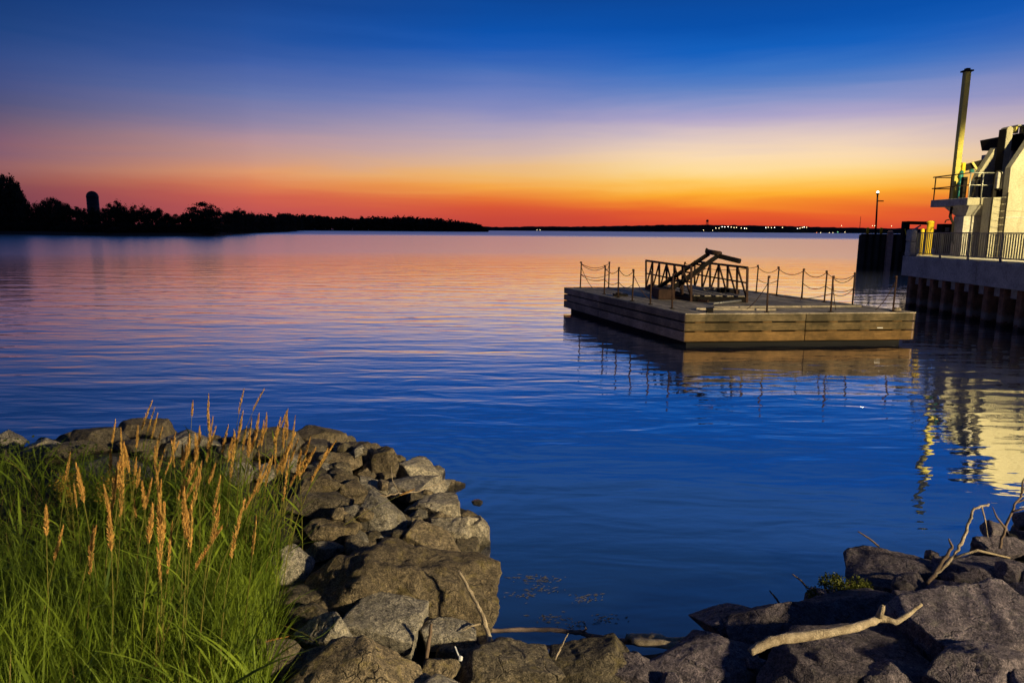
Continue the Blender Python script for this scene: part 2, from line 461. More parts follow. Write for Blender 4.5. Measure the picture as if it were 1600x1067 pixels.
# ------------------------------------------------------------------ mesh helpers
class MB:
    def __init__(self):
        self.v, self.f = [], []

    def add(self, vs, fs):
        b = len(self.v)
        self.v += [tuple(p) for p in vs]
        self.f += [tuple(i + b for i in f) for f in fs]
        return self

    def box(self, lo, hi):
        x0, y0, z0 = lo
        x1, y1, z1 = hi
        return self.add([(x0, y0, z0), (x1, y0, z0), (x1, y1, z0), (x0, y1, z0), (x0, y0, z1), (x1, y0, z1), (x1, y1, z1), (x0, y1, z1)],
                        [(0, 3, 2, 1), (4, 5, 6, 7), (0, 1, 5, 4), (1, 2, 6, 5), (2, 3, 7, 6), (3, 0, 4, 7)])

    def beam(self, a, b, wd, ht, up=(0, 0, 1)):
        a, b = Vector(a), Vector(b)
        d = (b - a).normalized()
        u = Vector(up)
        if abs(d.dot(u)) > 0.97:
            u = Vector((0, 1, 0))
        s = d.cross(u).normalized() * (wd / 2)
        u2 = s.cross(d).normalized() * (ht / 2)
        vs = []
        for p in (a, b):
            vs += [p - s - u2, p + s - u2, p + s + u2, p - s + u2]
        return self.add(vs, [(0, 1, 2, 3), (7, 6, 5, 4), (0, 4, 5, 1), (1, 5, 6, 2), (2, 6, 7, 3), (3, 7, 4, 0)])

    def tube(self, pts, rad, n=8, cap=True):
        pts = [Vector(p) for p in pts]
        if not isinstance(rad, (list, tuple)):
            rad = [rad] * len(pts)
        rings = []
        pu = None
        for i, p in enumerate(pts):
            d = (pts[min(i + 1, len(pts) - 1)] - pts[max(i - 1, 0)]).normalized()
            u = Vector((0, 0, 1)) if pu is None else pu
            if abs(d.dot(u)) > 0.97:
                u = Vector((1, 0, 0)) if abs(d.x) < 0.9 else Vector((0, 1, 0))
            s = d.cross(u).normalized()
            u2 = s.cross(d).normalized()
            pu = u2
            rings.append([p + (s * math.cos(2 * math.pi * k / n) + u2 * math.sin(2 * math.pi * k / n)) * rad[i] for k in range(n)])
        vs = [q for r in rings for q in r]
        fs = []
        for i in range(len(pts) - 1):
            for k in range(n):
                fs.append((i * n + k, i * n + (k + 1) % n, (i + 1) * n + (k + 1) % n, (i + 1) * n + k))
        if cap:
            fs.append(tuple(range(n))[::-1])
            fs.append(tuple((len(pts) - 1) * n + k for k in range(n)))
        return self.add(vs, fs)

    def lathe(self, c, prof, n=16):
        vs, fs = [], []
        for r, z in prof:
            for k in range(n):
                a = 2 * math.pi * k / n
                vs.append((c[0] + r * math.cos(a), c[1] + r * math.sin(a), c[2] + z))
        m_ = len(prof)
        for i in range(m_ - 1):
            for k in range(n):
                fs.append((i * n + k, i * n + (k + 1) % n, (i + 1) * n + (k + 1) % n, (i + 1) * n + k))
        fs.append(tuple(range(n))[::-1])
        fs.append(tuple((m_ - 1) * n + k for k in range(n)))
        return self.add(vs, fs)

    def prism_y(self, poly, y0, y1):
        """polygon in (x, z) extruded along y"""
        n = len(poly)
        vs = [(x, y0, z) for x, z in poly] + [(x, y1, z) for x, z in poly]
        fs = [tuple(range(n)), tuple(range(2 * n - 1, n - 1, -1))]
        fs += [(i, i + n, (i + 1) % n + n, (i + 1) % n) for i in range(n)]
        return self.add(vs, fs)

    def prism_z(self, poly, z0, z1):
        n = len(poly)
        vs = [(x, y, z0) for x, y in poly] + [(x, y, z1) for x, y in poly]
        fs = [tuple(range(n))[::-1], tuple(range(n, 2 * n))]
        fs += [(i, (i + 1) % n, (i + 1) % n + n, i + n) for i in range(n)]
        return self.add(vs, fs)

    def mesh(self, name, org=(0, 0, 0), smooth=False, bevel=0.0):
        me = bpy.data.meshes.new(name)
        me.from_pydata([(x - org[0], y - org[1], z - org[2]) for x, y, z in self.v], [], self.f)
        if bevel or True:
            bm = bmesh.new()
            bm.from_mesh(me)
            bmesh.ops.recalc_face_normals(bm, faces=bm.faces)
            if bevel:
                bmesh.ops.bevel(bm, geom=list(bm.edges), offset=bevel, segments=1, affect='EDGES', clamp_overlap=True)
            bm.to_mesh(me)
            bm.free()
        if smooth:
            me.polygons.foreach_set('use_smooth', [True] * len(me.polygons))
        return me

    def build(self, name, material, parent=None, smooth=False, bevel=0.0, org=None):
        if parent is not None:
            org = ORG[parent]
        elif org is None:
            org = (0, 0, 0)
        me = self.mesh(name, org, smooth, bevel)
        return link(name, me, material, parent, org)


ORG = {}


def link(name, me, material, parent=None, org=(0, 0, 0)):
    o = bpy.data.objects.new(name, me)
    if material and not me.materials:
        me.materials.append(MATS[material])
    col.objects.link(o)
    if parent is not None:
        o.parent = parent
        ORG[o] = ORG[parent]
    else:
        o.location = org
        ORG[o] = tuple(org)
    return o


def tag(o, label=None, cat=None, group=None, kind=None):
    if label:
        o['label'] = label
    if cat:
        o['category'] = cat
    if group:
        o['group'] = group
    if kind:
        o['kind'] = kind
    return o


def thing(name, loc, label, cat, group=None):
    o = bpy.data.objects.new(name, None)
    o.empty_display_size = 0.2
    o.location = loc
    col.objects.link(o)
    ORG[o] = tuple(loc)
    return tag(o, label, cat, group)


# vectorised value noise for stones
def _hash(ix, iy, iz, seed):
    h_ = (ix.astype(np.int64) * 374761393 + iy.astype(np.int64) * 668265263 + iz.astype(np.int64) * 2147483647 + seed * 974634777) & 0xFFFFFFFF
    h_ = ((h_ ^ (h_ >> 13)) * 1274126177) & 0xFFFFFFFF
    h_ = h_ ^ (h_ >> 16)
    return (h_ & 0xFFFF) / 65535.0


def vnoise(p, seed=0):
    i = np.floor(p)
    f = p - i
    u = f * f * (3 - 2 * f)
    i = i.astype(np.int64)
    r = 0
    for dx in (0, 1):
        for dy in (0, 1):
            for dz in (0, 1):
                wt = (u[:, 0] if dx else 1 - u[:, 0]) * (u[:, 1] if dy else 1 - u[:, 1]) * (u[:, 2] if dz else 1 - u[:, 2])
                r = r + wt * _hash(i[:, 0] + dx, i[:, 1] + dy, i[:, 2] + dz, seed)
    return r * 2 - 1


def fbm(p, octs, seed=0, ridged=False):
    a, s, r = 1.0, 1.0, 0
    for k in range(octs):
        nv = vnoise(p * s, seed + k)
        r = r + a * ((0.5 - np.abs(nv)) if ridged else nv)
        a *= 0.5
        s *= 2.03
    return r

# ------------------------------------------------------------------ the setting
water = MB().add([(-9000, 0.0, 0), (9000, 0.0, 0), (9000, 12000, 0), (-9000, 12000, 0), (-9000, -40, 0), (9000, -40, 0)],
                 [(0, 1, 2, 3), (4, 5, 1, 0)]).build('lake_water', 'lake_water')
tag(water, kind='structure')

SH = [(-30, 9.6), (-14, 10.4), (-8.2, 10.7), (-5.9, 11.1), (-3.5, 11.1), (-2.3, 10.8), (-1.45, 10.0), (-0.95, 9.2), (-0.4, 8.1), (-0.15, 7.2), (-0.3, 6.5), (-0.42, 5.9), (-0.05, 5.45), (0.3, 5.25), (1.1, 5.3), (1.73, 5.55), (2.97, 6.15), (5.14, 7.3), (6.6, 8.2), (12, 11.5), (17.2, 14.2), (40, 20)]


def sdist(x, y):
    best = np.full(x.shape, 1e9)
    for (a, b), (c, d) in zip(SH, SH[1:]):
        vx, vy = c - a, d - b
        tt = np.clip(((x - a) * vx + (y - b) * vy) / (vx * vx + vy * vy), 0, 1)
        best = np.minimum(best, np.hypot(x - a - tt * vx, y - b - tt * vy))
    poly = SH + [(40, -100), (-30, -100)]
    ins = np.zeros(x.shape, bool)
    for i in range(len(poly)):
        (x1, y1), (x2, y2) = poly[i], poly[(i + 1) % len(poly)]
        if y1 == y2:
            continue
        c = ((y1 > y) != (y2 > y)) & (x < (x2 - x1) * (y - y1) / (y2 - y1) + x1)
        ins ^= c
    return np.where(ins, best, -best)


def ter(x, y):
    x = np.atleast_1d(np.asarray(x, float))
    y = np.atleast_1d(np.asarray(y, float))
    d = sdist(x, y)
    up = (1 - np.exp(-np.maximum(d, 0) * 0.32)) + 0.85 * np.clip((5 - y) / 6, 0, 1) * np.clip(d / 3, 0, 1)
    # unseen hump, added so that its shadow falls on the right-hand bank
    shade_hump = np.clip((x - 4.6 + 0.35 * (y - 3)) / 4.0, 0, 1) * np.clip((5.0 - y) / 3.5, 0, 1) * SHADE_HUMP
    return np.where(d > 0, up + shade_hump * shade_hump * (3 - 2 * np.minimum(shade_hump, 1)) if False else up + shade_hump, 0.5 * d)


SHADE_HUMP = 1.45


def grid_mesh(name, xs, ys, zf, material):
    X, Y = np.meshgrid(xs, ys)
    Z = zf(X.ravel(), Y.ravel())
    nx, ny = len(xs), len(ys)
    vs = np.stack([X.ravel(), Y.ravel(), Z], 1)
    i = np.arange(ny - 1)[:, None] * nx + np.arange(nx - 1)[None, :]
    i = i.ravel()
    fs = np.stack([i, i + 1, i + nx + 1, i + nx], 1)
    me = bpy.data.meshes.new(name)
    me.from_pydata(vs.tolist(), [], fs.tolist())
    me.polygons.foreach_set('use_smooth', [True] * len(me.polygons))
    return link(name, me, material)


def bank_z(x, y):
    z = ter(x, y)
    p = np.stack([x * 2.1, y * 2.1, x * 0], 1)
    return z + 0.07 * fbm(p, 4, 3) - 0.05


tag(grid_mesh('near_bank', np.arange(-24, 17.3, 0.16), np.arange(-16, 16, 0.16), bank_z, 'soil'), kind='structure')


def strip_land(name, pts, back, hgt, material):
    """low land: shoreline points (x, y), running back from the water"""
    mb = MB()
    n = len(pts)
    vs = []
    for k, (dz, db) in enumerate(((-0.6, -2), (0.5, 2), (1.2, 8), (hgt, back * 0.5), (hgt, back))):
        for (x, y) in pts:
            L = math.hypot(x, y)
            vs.append((x + x / L * db, y + y / L * db, dz))
    fs = []
    for k in range(4):
        for i in range(n - 1):
            fs.append((k * n + i, k * n + i + 1, (k + 1) * n + i + 1, (k + 1) * n + i))
    mb.add(vs, fs)
    return tag(mb.build(name, material, smooth=True), kind='structure')


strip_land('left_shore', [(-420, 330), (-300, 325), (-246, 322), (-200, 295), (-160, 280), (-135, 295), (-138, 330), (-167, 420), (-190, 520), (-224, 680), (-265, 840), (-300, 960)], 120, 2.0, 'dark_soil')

# distant wooded point, about 1.2 km away
WT = [(-470, 31), (-398, 31.0), (-385, 30.0), (-346, 28.0), (-300, 26.1), (-242, 26.5), (-190, 29.2), (-162, 26.0), (-116, 22.9), (-87, 18.6), (-56, 13), (-46, 5)]
strip_land('far_point_land', [(-520, 1250), (-300, 1240), (-150, 1238), (-60, 1244), (-48, 1252)], 60, 2.0, 'dark_soil')
rng = np.random.default_rng(11)


def leaf_quads(cent, size, rng, flat=1.0):
    """random small quads about the given centres -> verts, faces"""
    n = len(cent)
    a = rng.normal(size=(n, 3))
    a /= np.linalg.norm(a, axis=1)[:, None]
    b = rng.normal(size=(n, 3))
    b -= (a * b).sum(1)[:, None] * a
    b /= np.linalg.norm(b, axis=1)[:, None]
    s = (size * rng.uniform(0.6, 1.3, n))[:, None] if np.isscalar(size) else (size * rng.uniform(0.6, 1.3, n))[:, None]
    a = a * s
    b = b * s * 0.7
    vs = np.stack([cent - a, cent - b * 0.9, cent + a, cent + b], 1).reshape(-1, 3)
    fs = np.arange(4 * n).reshape(-1, 4)
    return vs, fs


def quads_obj(name, vs, fs, material, parent=None, org=(0, 0, 0)):
    me = bpy.data.meshes.new(name)
    me.from_pydata(vs.tolist(), [], fs.tolist())
    return link(name, me, material, parent, org)


cs = []
wx = [p[0] for p in WT]
wz_ = [p[1] for p in WT]
for k in range(330):
    x = rng.uniform(-500, -48)
    y = 1256 + rng.uniform(0, 40)
    top = np.interp(x * 1256 / y, wx, wz_) * rng.uniform(0.78, 1.03)
    rad = rng.uniform(7, 11)
    n = 130
    dv = rng.normal(size=(n, 3))
    dv /= np.linalg.norm(dv, axis=1)[:, None]
    q = dv * rng.uniform(0.5, 1.0, n)[:, None] * np.array([rad, rad * 0.6, max(top * 0.5, 3)])
    q += np.array([x, y, max(top * 0.5, 3)])
    cs.append(q)
cs = np.concatenate(cs)
vs, fs = leaf_quads(cs, 2.3, rng)
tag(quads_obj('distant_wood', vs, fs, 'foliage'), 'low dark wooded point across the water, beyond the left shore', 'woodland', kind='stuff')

# far shore, about 4 km away
HT = [(-900, 24), (-296, 24), (0, 21.0), (111, 25.0), (370, 25.5), (591, 31.6), (739, 34.5), (924, 40.3), (1109, 40.8), (1294, 40.4), (1664, 37.6), (1849, 33.5), (2005, 31.0), (2600, 26), (4200, 26)]


def hill_z(x, y):
    tp = np.interp(x, [p[0] for p in HT], [p[1] for p in HT])
    s = np.clip((y - 3960) / 60, 0, 1)
    nz = fbm(np.stack([x / 30, y / 60, x * 0], 1), 4, 21)
    return -1.5 + (tp + 1.5) * s * (2 - s) + nz * 2.6 * s


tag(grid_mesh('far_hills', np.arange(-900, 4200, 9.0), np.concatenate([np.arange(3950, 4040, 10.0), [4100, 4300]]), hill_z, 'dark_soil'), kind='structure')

# ------------------------------------------------------------------ trees on the left shore
def make_tree_meshes(seed, low):
    rg = np.random.default_rng(seed)
    # unit tree: height 1, crown half-width 0.5 (scaled per copy)
    tb = MB()
    tb.tube([(0, 0, -0.03), (0.01, 0.005, 0.2), (-0.01, 0.01, 0.5), (0.01, 0, 0.82)], [0.028, 0.02, 0.014, 0.005], 7)
    for k in range(7):
        a = rg.uniform(0, 6.28)
        z0 = rg.uniform(0.22, 0.6)
        L = rg.uniform(0.2, 0.36)
        tb.tube([(0, 0, z0), (math.cos(a) * L * 0.5, math.sin(a) * L * 0.5, z0 + 0.09), (math.cos(a) * L, math.sin(a) * L, z0 + 0.2)], [0.01, 0.007, 0.003], 5)
    pts = []
    nc = 80
    for k in range(nc):
        while True:
            p = rg.uniform(-1, 1, 3)
            if (p ** 2).sum() < 1:
                break
        c = np.array([p[0] * 0.42, p[1] * 0.42, 0.54 + p[2] * 0.40 - (0.06 if low else 0)])
        # narrower towards the top
        taper = 1.0 - 0.2 * max(0, (c[2] - 0.6) / 0.4)
        c[:2] *= taper
        r = rg.uniform(0.055, 0.13)
        n = int(40 + 420 * r)
        dv = rg.normal(size=(n, 3))
        dv /= np.linalg.norm(dv, axis=1)[:, None]
        pts.append(c + dv * r * rg.uniform(0.3, 1.12, n)[:, None] * np.array([1.1, 1.1, 0.8]))
    # skirt of low growth
    n = 1100
    a = rg.uniform(0, 6.28, n)
    rr = np.sqrt(rg.uniform(0, 1, n)) * 0.44
    pts.append(np.stack([np.cos(a) * rr, np.sin(a) * rr, rg.uniform(0.0, 0.34, n)], 1))
    # loose sprigs breaking the outline
    n = 70
    dv = rg.normal(size=(n, 3))
    dv /= np.linalg.norm(dv, axis=1)[:, None]
    pts.append(np.array([0, 0, 0.56]) + dv * np.array([0.47, 0.47, 0.45]) * rg.uniform(0.84, 0.98, n)[:, None])
    vs, fs = leaf_quads(np.concatenate(pts), 0.021, rg)
    me = bpy.data.meshes.new('crown')
    me.from_pydata(vs.tolist(), [], fs.tolist())
    me.materials.append(MATS['foliage'])
    tm = tb.mesh('trunk', smooth=True)
    tm.materials.append(MATS['tree_bark'])
    return tm, me


TREES = [(-267.4, 345.5, 31.0, 12.3, 0), (-265.0, 348.2, 31.6, 12.4, 1), (-253.9, 338.1, 30.2, 12.0, 3), (-255.1, 344.3, 29.8, 12.3, 4), (-252.8, 347.2, 28.8, 12.4, 0), (-242.5, 338.6, 27.3, 12.1, 4), (-237.6, 336.0, 20.8, 8.3, 1), (-227.7, 326.7, 15.8, 7.6, 1), (-225.1, 328.4, 15.3, 10.5, 3), (-221.8, 329.2, 15.6, 8.1, 0), (-215.2, 325.5, 17.1, 10.8, 2), (-204.9, 315.7, 15.4, 9.1, 2), (-204.0, 319.1, 13.5, 7.3, 4), (-198.5, 316.5, 12.3, 8.3, 4), (-188.6, 306.5, 11.8, 7.2, 2), (-187.7, 311.0, 12.0, 7.2, 4), (-179.3, 304.1, 11.9, 7.9, 2), (-172.9, 298.6, 13.3, 7.3, 0), (-170.5, 300.4, 15.4, 9.5, 3), (-171.9, 308.1, 13.4, 9.0, 3), (-165.6, 304.2, 13.7, 8.4, 3), (-162.0, 305.1, 13.5, 7.5, 1), (-160.3, 307.6, 12.1, 7.6, 1), (-161.9, 317.8, 11.9, 9.3, 4), (-156.1, 314.4, 9.5, 9.9, 4), (-154.6, 318.8, 9.3, 7.6, 0), (-149.2, 314.6, 9.2, 8.8, 4), (-146.8, 316.6, 9.9, 7.7, 2), (-145.5, 322.3, 10.1, 8.1, 2), (-140.9, 322.0, 10.1, 9.1, 3), (-145.5, 343.3, 10.6, 9.7, 0), (-157.7, 383.9, 12.0, 10.9, 4), (-162.3, 405.2, 13.2, 11.7, 4), (-175.2, 452.8, 14.7, 11.8, 0), (-181.9, 485.8, 14.9, 13.1, 1), (-191.0, 526.8, 13.0, 14.0, 1), (-202.6, 579.3, 12.2, 18.3, 4), (-216.5, 641.4, 14.3, 22.2, 3), (-229.9, 704.5, 17.3, 24.1, 2), (-274.1, 876.4, 20.1, 22.1, 1), (-246.3, 340.3, 29.0, 14.7, 1), (-213.4, 322.8, 17.4, 7.3, 2), (-170.1, 299.6, 15.5, 4.5, 3), (-139.3, 312.9, 14.7, 18.8, 0), (-168.2, 426.9, 16.1, 12.0, 1), (-233.8, 724.5, 19.9, 17.7, 2), (-258.7, 333.4, 4.9, 9.4, 0), (-252.2, 332.4, 5.4, 7.7, 0), (-245.3, 331.7, 5.8, 8.9, 1), (-235.2, 325.3, 5.2, 10.2, 3), (-226.4, 320.7, 5.5, 7.7, 1), (-219.7, 317.9, 5.0, 9.1, 4), (-210.9, 313.7, 6.0, 8.1, 4), (-203.2, 309.8, 3.2, 9.1, 0), (-194.3, 304.5, 5.7, 9.3, 1), (-187.8, 301.2, 3.6, 8.9, 2), (-180.1, 296.4, 4.1, 9.2, 2), (-173.1, 294.2, 4.7, 8.0, 4), (-166.2, 289.9, 3.3, 8.9, 1), (-162.0, 291.8, 5.0, 7.0, 4), (-158.8, 295.5, 4.5, 8.1, 4), (-156.2, 300.3, 5.1, 6.9, 1), (-152.4, 302.2, 5.2, 8.4, 0), (-148.9, 305.4, 4.8, 8.3, 2), (-145.3, 308.6, 4.6, 9.7, 4), (-140.8, 311.7, 5.8, 8.6, 1), (-137.5, 317.1, 3.6, 8.5, 0), (-149.4, 359.9, 5.2, 9.1, 0), (-166.8, 420.8, 5.1, 12.1, 1), (-177.7, 466.9, 3.8, 13.8, 0), (-190.0, 522.2, 5.5, 15.8, 1), (-205.6, 594.7, 8.3, 15.7, 2), (-224.5, 681.5, 8.4, 18.9, 3), (-282.3, 906.3, 9.5, 22.9, 0)]

tree_kinds = [make_tree_meshes(100 + k, k % 2) for k in range(5)]
TREE_LABEL = {}
nfront = 0
random.seed(5)
n_back = len(TREES) - 28
for i, (x, y, hh, ww, k) in enumerate(TREES):
    if i < n_back - 6:
        lab, grp = 'dark leafy tree standing in the back of the left shore tree line', 'trees in the left shore tree line'
    elif i < n_back:
        lab = ['tall dark tree at the very left edge, highest of the shore trees', 'pointed tree just left of the domed tower on the left shore',
               'slim tree just right of the domed tower on the left shore', 'broad round tree at the water, right part of the left shore',
               'bushy tree right behind the broad round tree on the left shore', 'last small tree at the right end of the left shore'][i - (n_back - 6)]
        grp = 'trees in the left shore tree line'
    else:
        lab, grp = 'low dark bush at the waterline of the left shore', 'bushes along the left shore waterline'
    tr = thing('bush' if i >= n_back else 'shore_tree', (x, y, 0.6), lab, 'bush' if i >= n_back else 'tree', grp)
    tr.scale = (ww, ww, hh)
    tr.rotation_euler = (0, 0, random.uniform(0, 6.28))
    for nm, me in (('trunk', tree_kinds[k][0]), ('crown', tree_kinds[k][1])):
        c = bpy.data.objects.new(nm, me)
        col.objects.link(c)
        c.parent = tr

# domed silo behind the left trees
sx, sy = -253, 420
sl = thing('silo', (sx, sy, 0), 'domed silo tower rising above the trees on the left shore', 'silo')
sbody = MB().lathe((sx, sy, 0), [(3.3, 0), (3.3, 21.3)], 28).build('silo_body', 'silo_skin', sl, True)
MB().lathe((sx, sy, 21.3), [(3.4, 0)] + [(3.4 * math.cos(a), 3.6 * math.sin(a)) for a in np.linspace(0.05, 1.45, 8)], 28).build('dome', 'silo_skin', sl, True)
for z in (5, 9, 13, 17, 20.9):
    MB().lathe((sx, sy, z), [(3.35, 0), (3.38, 0.05), (3.38, 0.3), (3.35, 0.35)], 28).build('hoop', 'silo_skin', sbody, True)

# far water tower and radio mast
wt = thing('water_tower', (1127, 4000, 36), 'tiny water tower standing on the far shore skyline', 'tower')
tank = MB().lathe((1127, 4000, 58), [(2, 0), (7, 3), (8, 7), (7, 11), (2, 14)], 16).build('tank', 'silo_skin', wt, True)
for dx, dy in ((-5, -5), (5, -5), (5, 5), (-5, 5)):
    MB().beam((1127 + dx * 1.2, 4000 + dy * 1.2, 36), (1127 + dx, 4000 + dy, 61), 1.2, 1.2).build('leg', 'silo_skin', wt)
MB().tube([(1127, 4000, 36), (1127, 4000, 60)], 1.5, 8).build('riser_pipe', 'silo_skin', wt)
rm = thing('radio_mast', (2010, 4000, 30), 'thin radio mast on the far shore behind the pier lamp', 'mast')
MB().tube([(2010, 4000, 30), (2010, 4000, 98)], [1.5, 0.9], 6).build('mast_tube', 'silo_skin', rm)
for z in (60, 85):
    MB().beam((2006, 4000, z), (2014, 4000, z), 0.5, 0.5).build('crossbar', 'silo_skin', rm)

# lights along the far shore
FAR_LIGHTS = [(1149, 23.2), (1167, 23.4), (1184, 31.0), (1199, 30.0), (1217, 31.2), (1235, 29.2), (1251, 27.2), (1265, 27.3), (1292, 25.3), (1311, 23.3), (1322, 22.4), (1430, 28.5), (1444, 29.7), (1462, 27.7), (1479, 28.8), (1524, 29.2), (1609, 23.4), (1623, 26.7), (1636, 30.0), (1646, 32.2), (1660, 31.2), (1079, 11.0), (1131, 10.3), (1719, 1.8), (1741, 1.9), (1790, 0.1), (1811, -0.8), (1838, 5.8), (1878, 6.1), (1856, 42.3), (2030, 42.5), (2043, 42.6), (2138, 42.2), (141, 5.6), (159, 5.8)]

ORD = 'first second third fourth fifth sixth seventh eighth ninth tenth eleventh twelfth thirteenth fourteenth fifteenth sixteenth seventeenth eighteenth nineteenth twentieth last'.split()
for i, (x, z) in enumerate(FAR_LIGHTS):
    y = 3945.0
    x, z = x * y / 3900, 3.5 + (z - 3.5) * y / 3900
    z = max(z, 2.5)
    mt = 'far_lamp_white' if i in (2, 3, 4, 9, 11, 14, 16, 19) else 'far_lamp_warm'
    if i in (23,):
        mt = 'far_lamp_red'
    if i in (27,):
        mt = 'far_lamp_green'
    if i in (23, 27):
        lab, grp = {23: 'tiny red light at the far waterline', 27: 'tiny green light at the far waterline'}[i], None
    elif i >= 33:
        lab, grp = 'tiny amber light on the far shore left of the barge', 'pair of far lights left of the barge'
    elif i >= 29:
        lab, grp = 'tiny lamp on the far skyline near the pier lamp', 'far skyline lamps'
    elif i >= 21:
        lab, grp = 'tiny light low by the far waterline', 'far waterline lights'
    else:
        lab, grp = 'tiny lit lamp in the row of lights on the far hillside', 'far hillside row of lights'
    if i < 21:
        lab = ORD[sorted(range(21), key=lambda q: FAR_LIGHTS[q][0]).index(i)] + ' tiny lamp from the left in the far hillside row of lights'
    fl = thing('far_lamp', (x, y, -1), lab, 'lamp', grp)
    rad = 1.9 if i < 21 else 1.5
    MB().lathe((x, y, z - rad), [(rad * 0.3, 0), (rad, rad * 0.6), (rad, rad * 1.3), (rad * 0.4, rad * 2)], 8).build('lamp_head', mt, fl)
    MB().tube([(x, y, -1), (x, y, z - rad)], 0.25, 5).build('pole', 'dark_steel', fl)

# ------------------------------------------------------------------ dock on the right
DZ = 2.42


def wx_(y):
    return 18.3 + 0.075 * (y - 24.1)


dock = thing('dock', (wx_(33), 33, 0), 'grey concrete dock wall on rusty sheet piles at the right', 'dock')
outer = [(wx_(4), 4), (wx_(33), 33), (23.2, 40.6), (29, 51), (46, 51), (46, 4)]
MB().prism_z([(p[0] + (0.12 if i < 2 else 0.12), p[1]) for i, p in enumerate(outer)], 2.0, DZ).build('deck_slab', 'old_concrete', dock)
MB().prism_z([(p[0] + 0.95, p[1] - (0.6 if 0 < i < 4 else 0)) for i, p in enumerate(outer)], -1.2, 2.0).build('core', 'pile_steel', dock)
# fascia in cast lengths with open joints
yy = 33.0
while yy > 5:
    y1 = max(yy - 5.98, 5)
    MB().add([(wx_(yy) - .2, yy, 1.5), (wx_(yy) + 0.6, yy, 1.5), (wx_(y1) + 0.6, y1, 1.5), (wx_(y1) - .2, y1, 1.5),
              (wx_(yy) - .2, yy, DZ + 0.01), (wx_(yy) + 0.6, yy, DZ + 0.01), (wx_(y1) + 0.6, y1, DZ + 0.01), (wx_(y1) - .2, y1, DZ + 0.01)],
             [(0, 1, 2, 3), (4, 7, 6, 5), (0, 4, 5, 1), (1, 5, 6, 2), (2, 6, 7, 3), (3, 7, 4, 0)]).build('fascia', 'old_concrete', dock, bevel=0.015)
    yy = y1 - 0.02
MB().add([(wx_(33) + .62, 33, 1.5), (23.2, 40.6, 1.5), (23.6, 40.2, 1.5), (wx_(33) + 1.1, 32.6, 1.5), (wx_(33) + .62, 33, DZ + .02), (23.2, 40.6, DZ + .02), (23.6, 40.2, DZ + .02), (wx_(33) + 1.1, 32.6, DZ + .02)],
         [(0, 1, 2, 3), (4, 7, 6, 5), (0, 4, 5, 1), (1, 5, 6, 2), (2, 6, 7, 3), (3, 7, 4, 0)]).build('fascia', 'old_concrete', dock)
# sheet piles: outstanding pan every metre, recessed web between, block under the fascia
for k in range(28):
    y = 32.9 - k
    x = wx_(y)
    pm = MB()
    pro = [(0.55, 0.0), (0.12, -0.04), (0.06, -0.08), (0.06, -0.36), (0.12, -0.40), (0.55, -0.44)]
    vs = [(wx_(y + v) + u, y + v, -1.2) for u, v in pro] + [(wx_(y + v) + u, y + v, 1.495) for u, v in pro]
    n = len(pro)
    pm.add(vs, [(i, i + 1, i + 1 + n, i + n) for i in range(n - 1)])
    pm.build('sheet_pile', 'tidal_rust', dock)
    wm = MB()
    wm.add([(wx_(y) + 0.56, y - 0.44, -1.2), (wx_(y) + 0.56, y - 1.0, -1.2), (wx_(y) + 0.56, y - 1.0, 1.49), (wx_(y) + 0.56, y - 0.44, 1.49),
            (wx_(y) + 0.62, y - 0.44, -1.2), (wx_(y) + 0.62, y - 1.0, -1.2), (wx_(y) + 0.62, y - 1.0, 1.49), (wx_(y) + 0.62, y - 0.44, 1.49)],
           [(0, 1, 2, 3), (4, 7, 6, 5), (0, 4, 5, 1), (1, 5, 6, 2), (2, 6, 7, 3), (3, 7, 4, 0)])
    wm.build('sheet_pile_web', 'pile_steel', dock)
    MB().box((x + 0.2, y - 0.97, 1.12), (x + 0.555, y - 0.46, 1.492)).build('infill_block', 'old_concrete', dock, bevel=0.01)

# railing along the dock edge
ra_ = thing('dock_railing', (wx_(33) + 0.35, 33, DZ), 'steel baluster railing along the edge of the concrete dock', 'railing')
RX = 0.05


def rp(y, z):
    return (wx_(y) + RX, y, DZ + z)


ya, yb = 32.3, 12.0
MB().beam(rp(ya, 1.1), rp(yb, 1.1), 0.07, 0.05).build('top_rail', 'rail_steel', ra_)
MB().beam(rp(ya, 0.16), rp(yb, 0.16), 0.05, 0.05).build('bottom_rail', 'rail_steel', ra_)
bal = MB().box((-0.012, -0.022, 0.19), (0.012, 0.022, 1.07)).mesh('baluster')
bal.materials.append(MATS['rail_steel'])
pst = MB().box((-0.03, -0.03, 0.0), (0.03, 0.03, 1.07)).box((-0.07, -0.07, 0.0), (0.07, 0.07, 0.02)).mesh('railing_post')
pst.materials.append(MATS['rail_steel'])
k = 0
y = ya
while y > yb:
    me = pst if k % 14 == 0 else bal
    o = bpy.data.objects.new('railing_post' if k % 14 == 0 else 'baluster', me)
    col.objects.link(o)
    o.parent = ra_
    a = rp(y, 0)
    o.location = (a[0] - ORG[ra_][0], a[1] - ORG[ra_][1], a[2] - ORG[ra_][2])
    y -= 0.15
    k += 1

# end pillar with a fender block
ep = thing('dock_end_pillar', (wx_(33) + 0.1, 32.9, DZ), 'two stacked blue grey concrete blocks at the dock railing end', 'pillar')
MB().box((wx_(33) - 0.19, 32.5, DZ + 0.012), (wx_(33) + 0.14, 32.9, 3.10)).build('lower_block', 'old_concrete', ep, bevel=0.03)
MB().box((wx_(33) - 0.22, 32.45, 3.11), (wx_(33) + 0.08, 32.9, 3.66)).build('upper_block', 'old_concrete', ep, bevel=0.05)

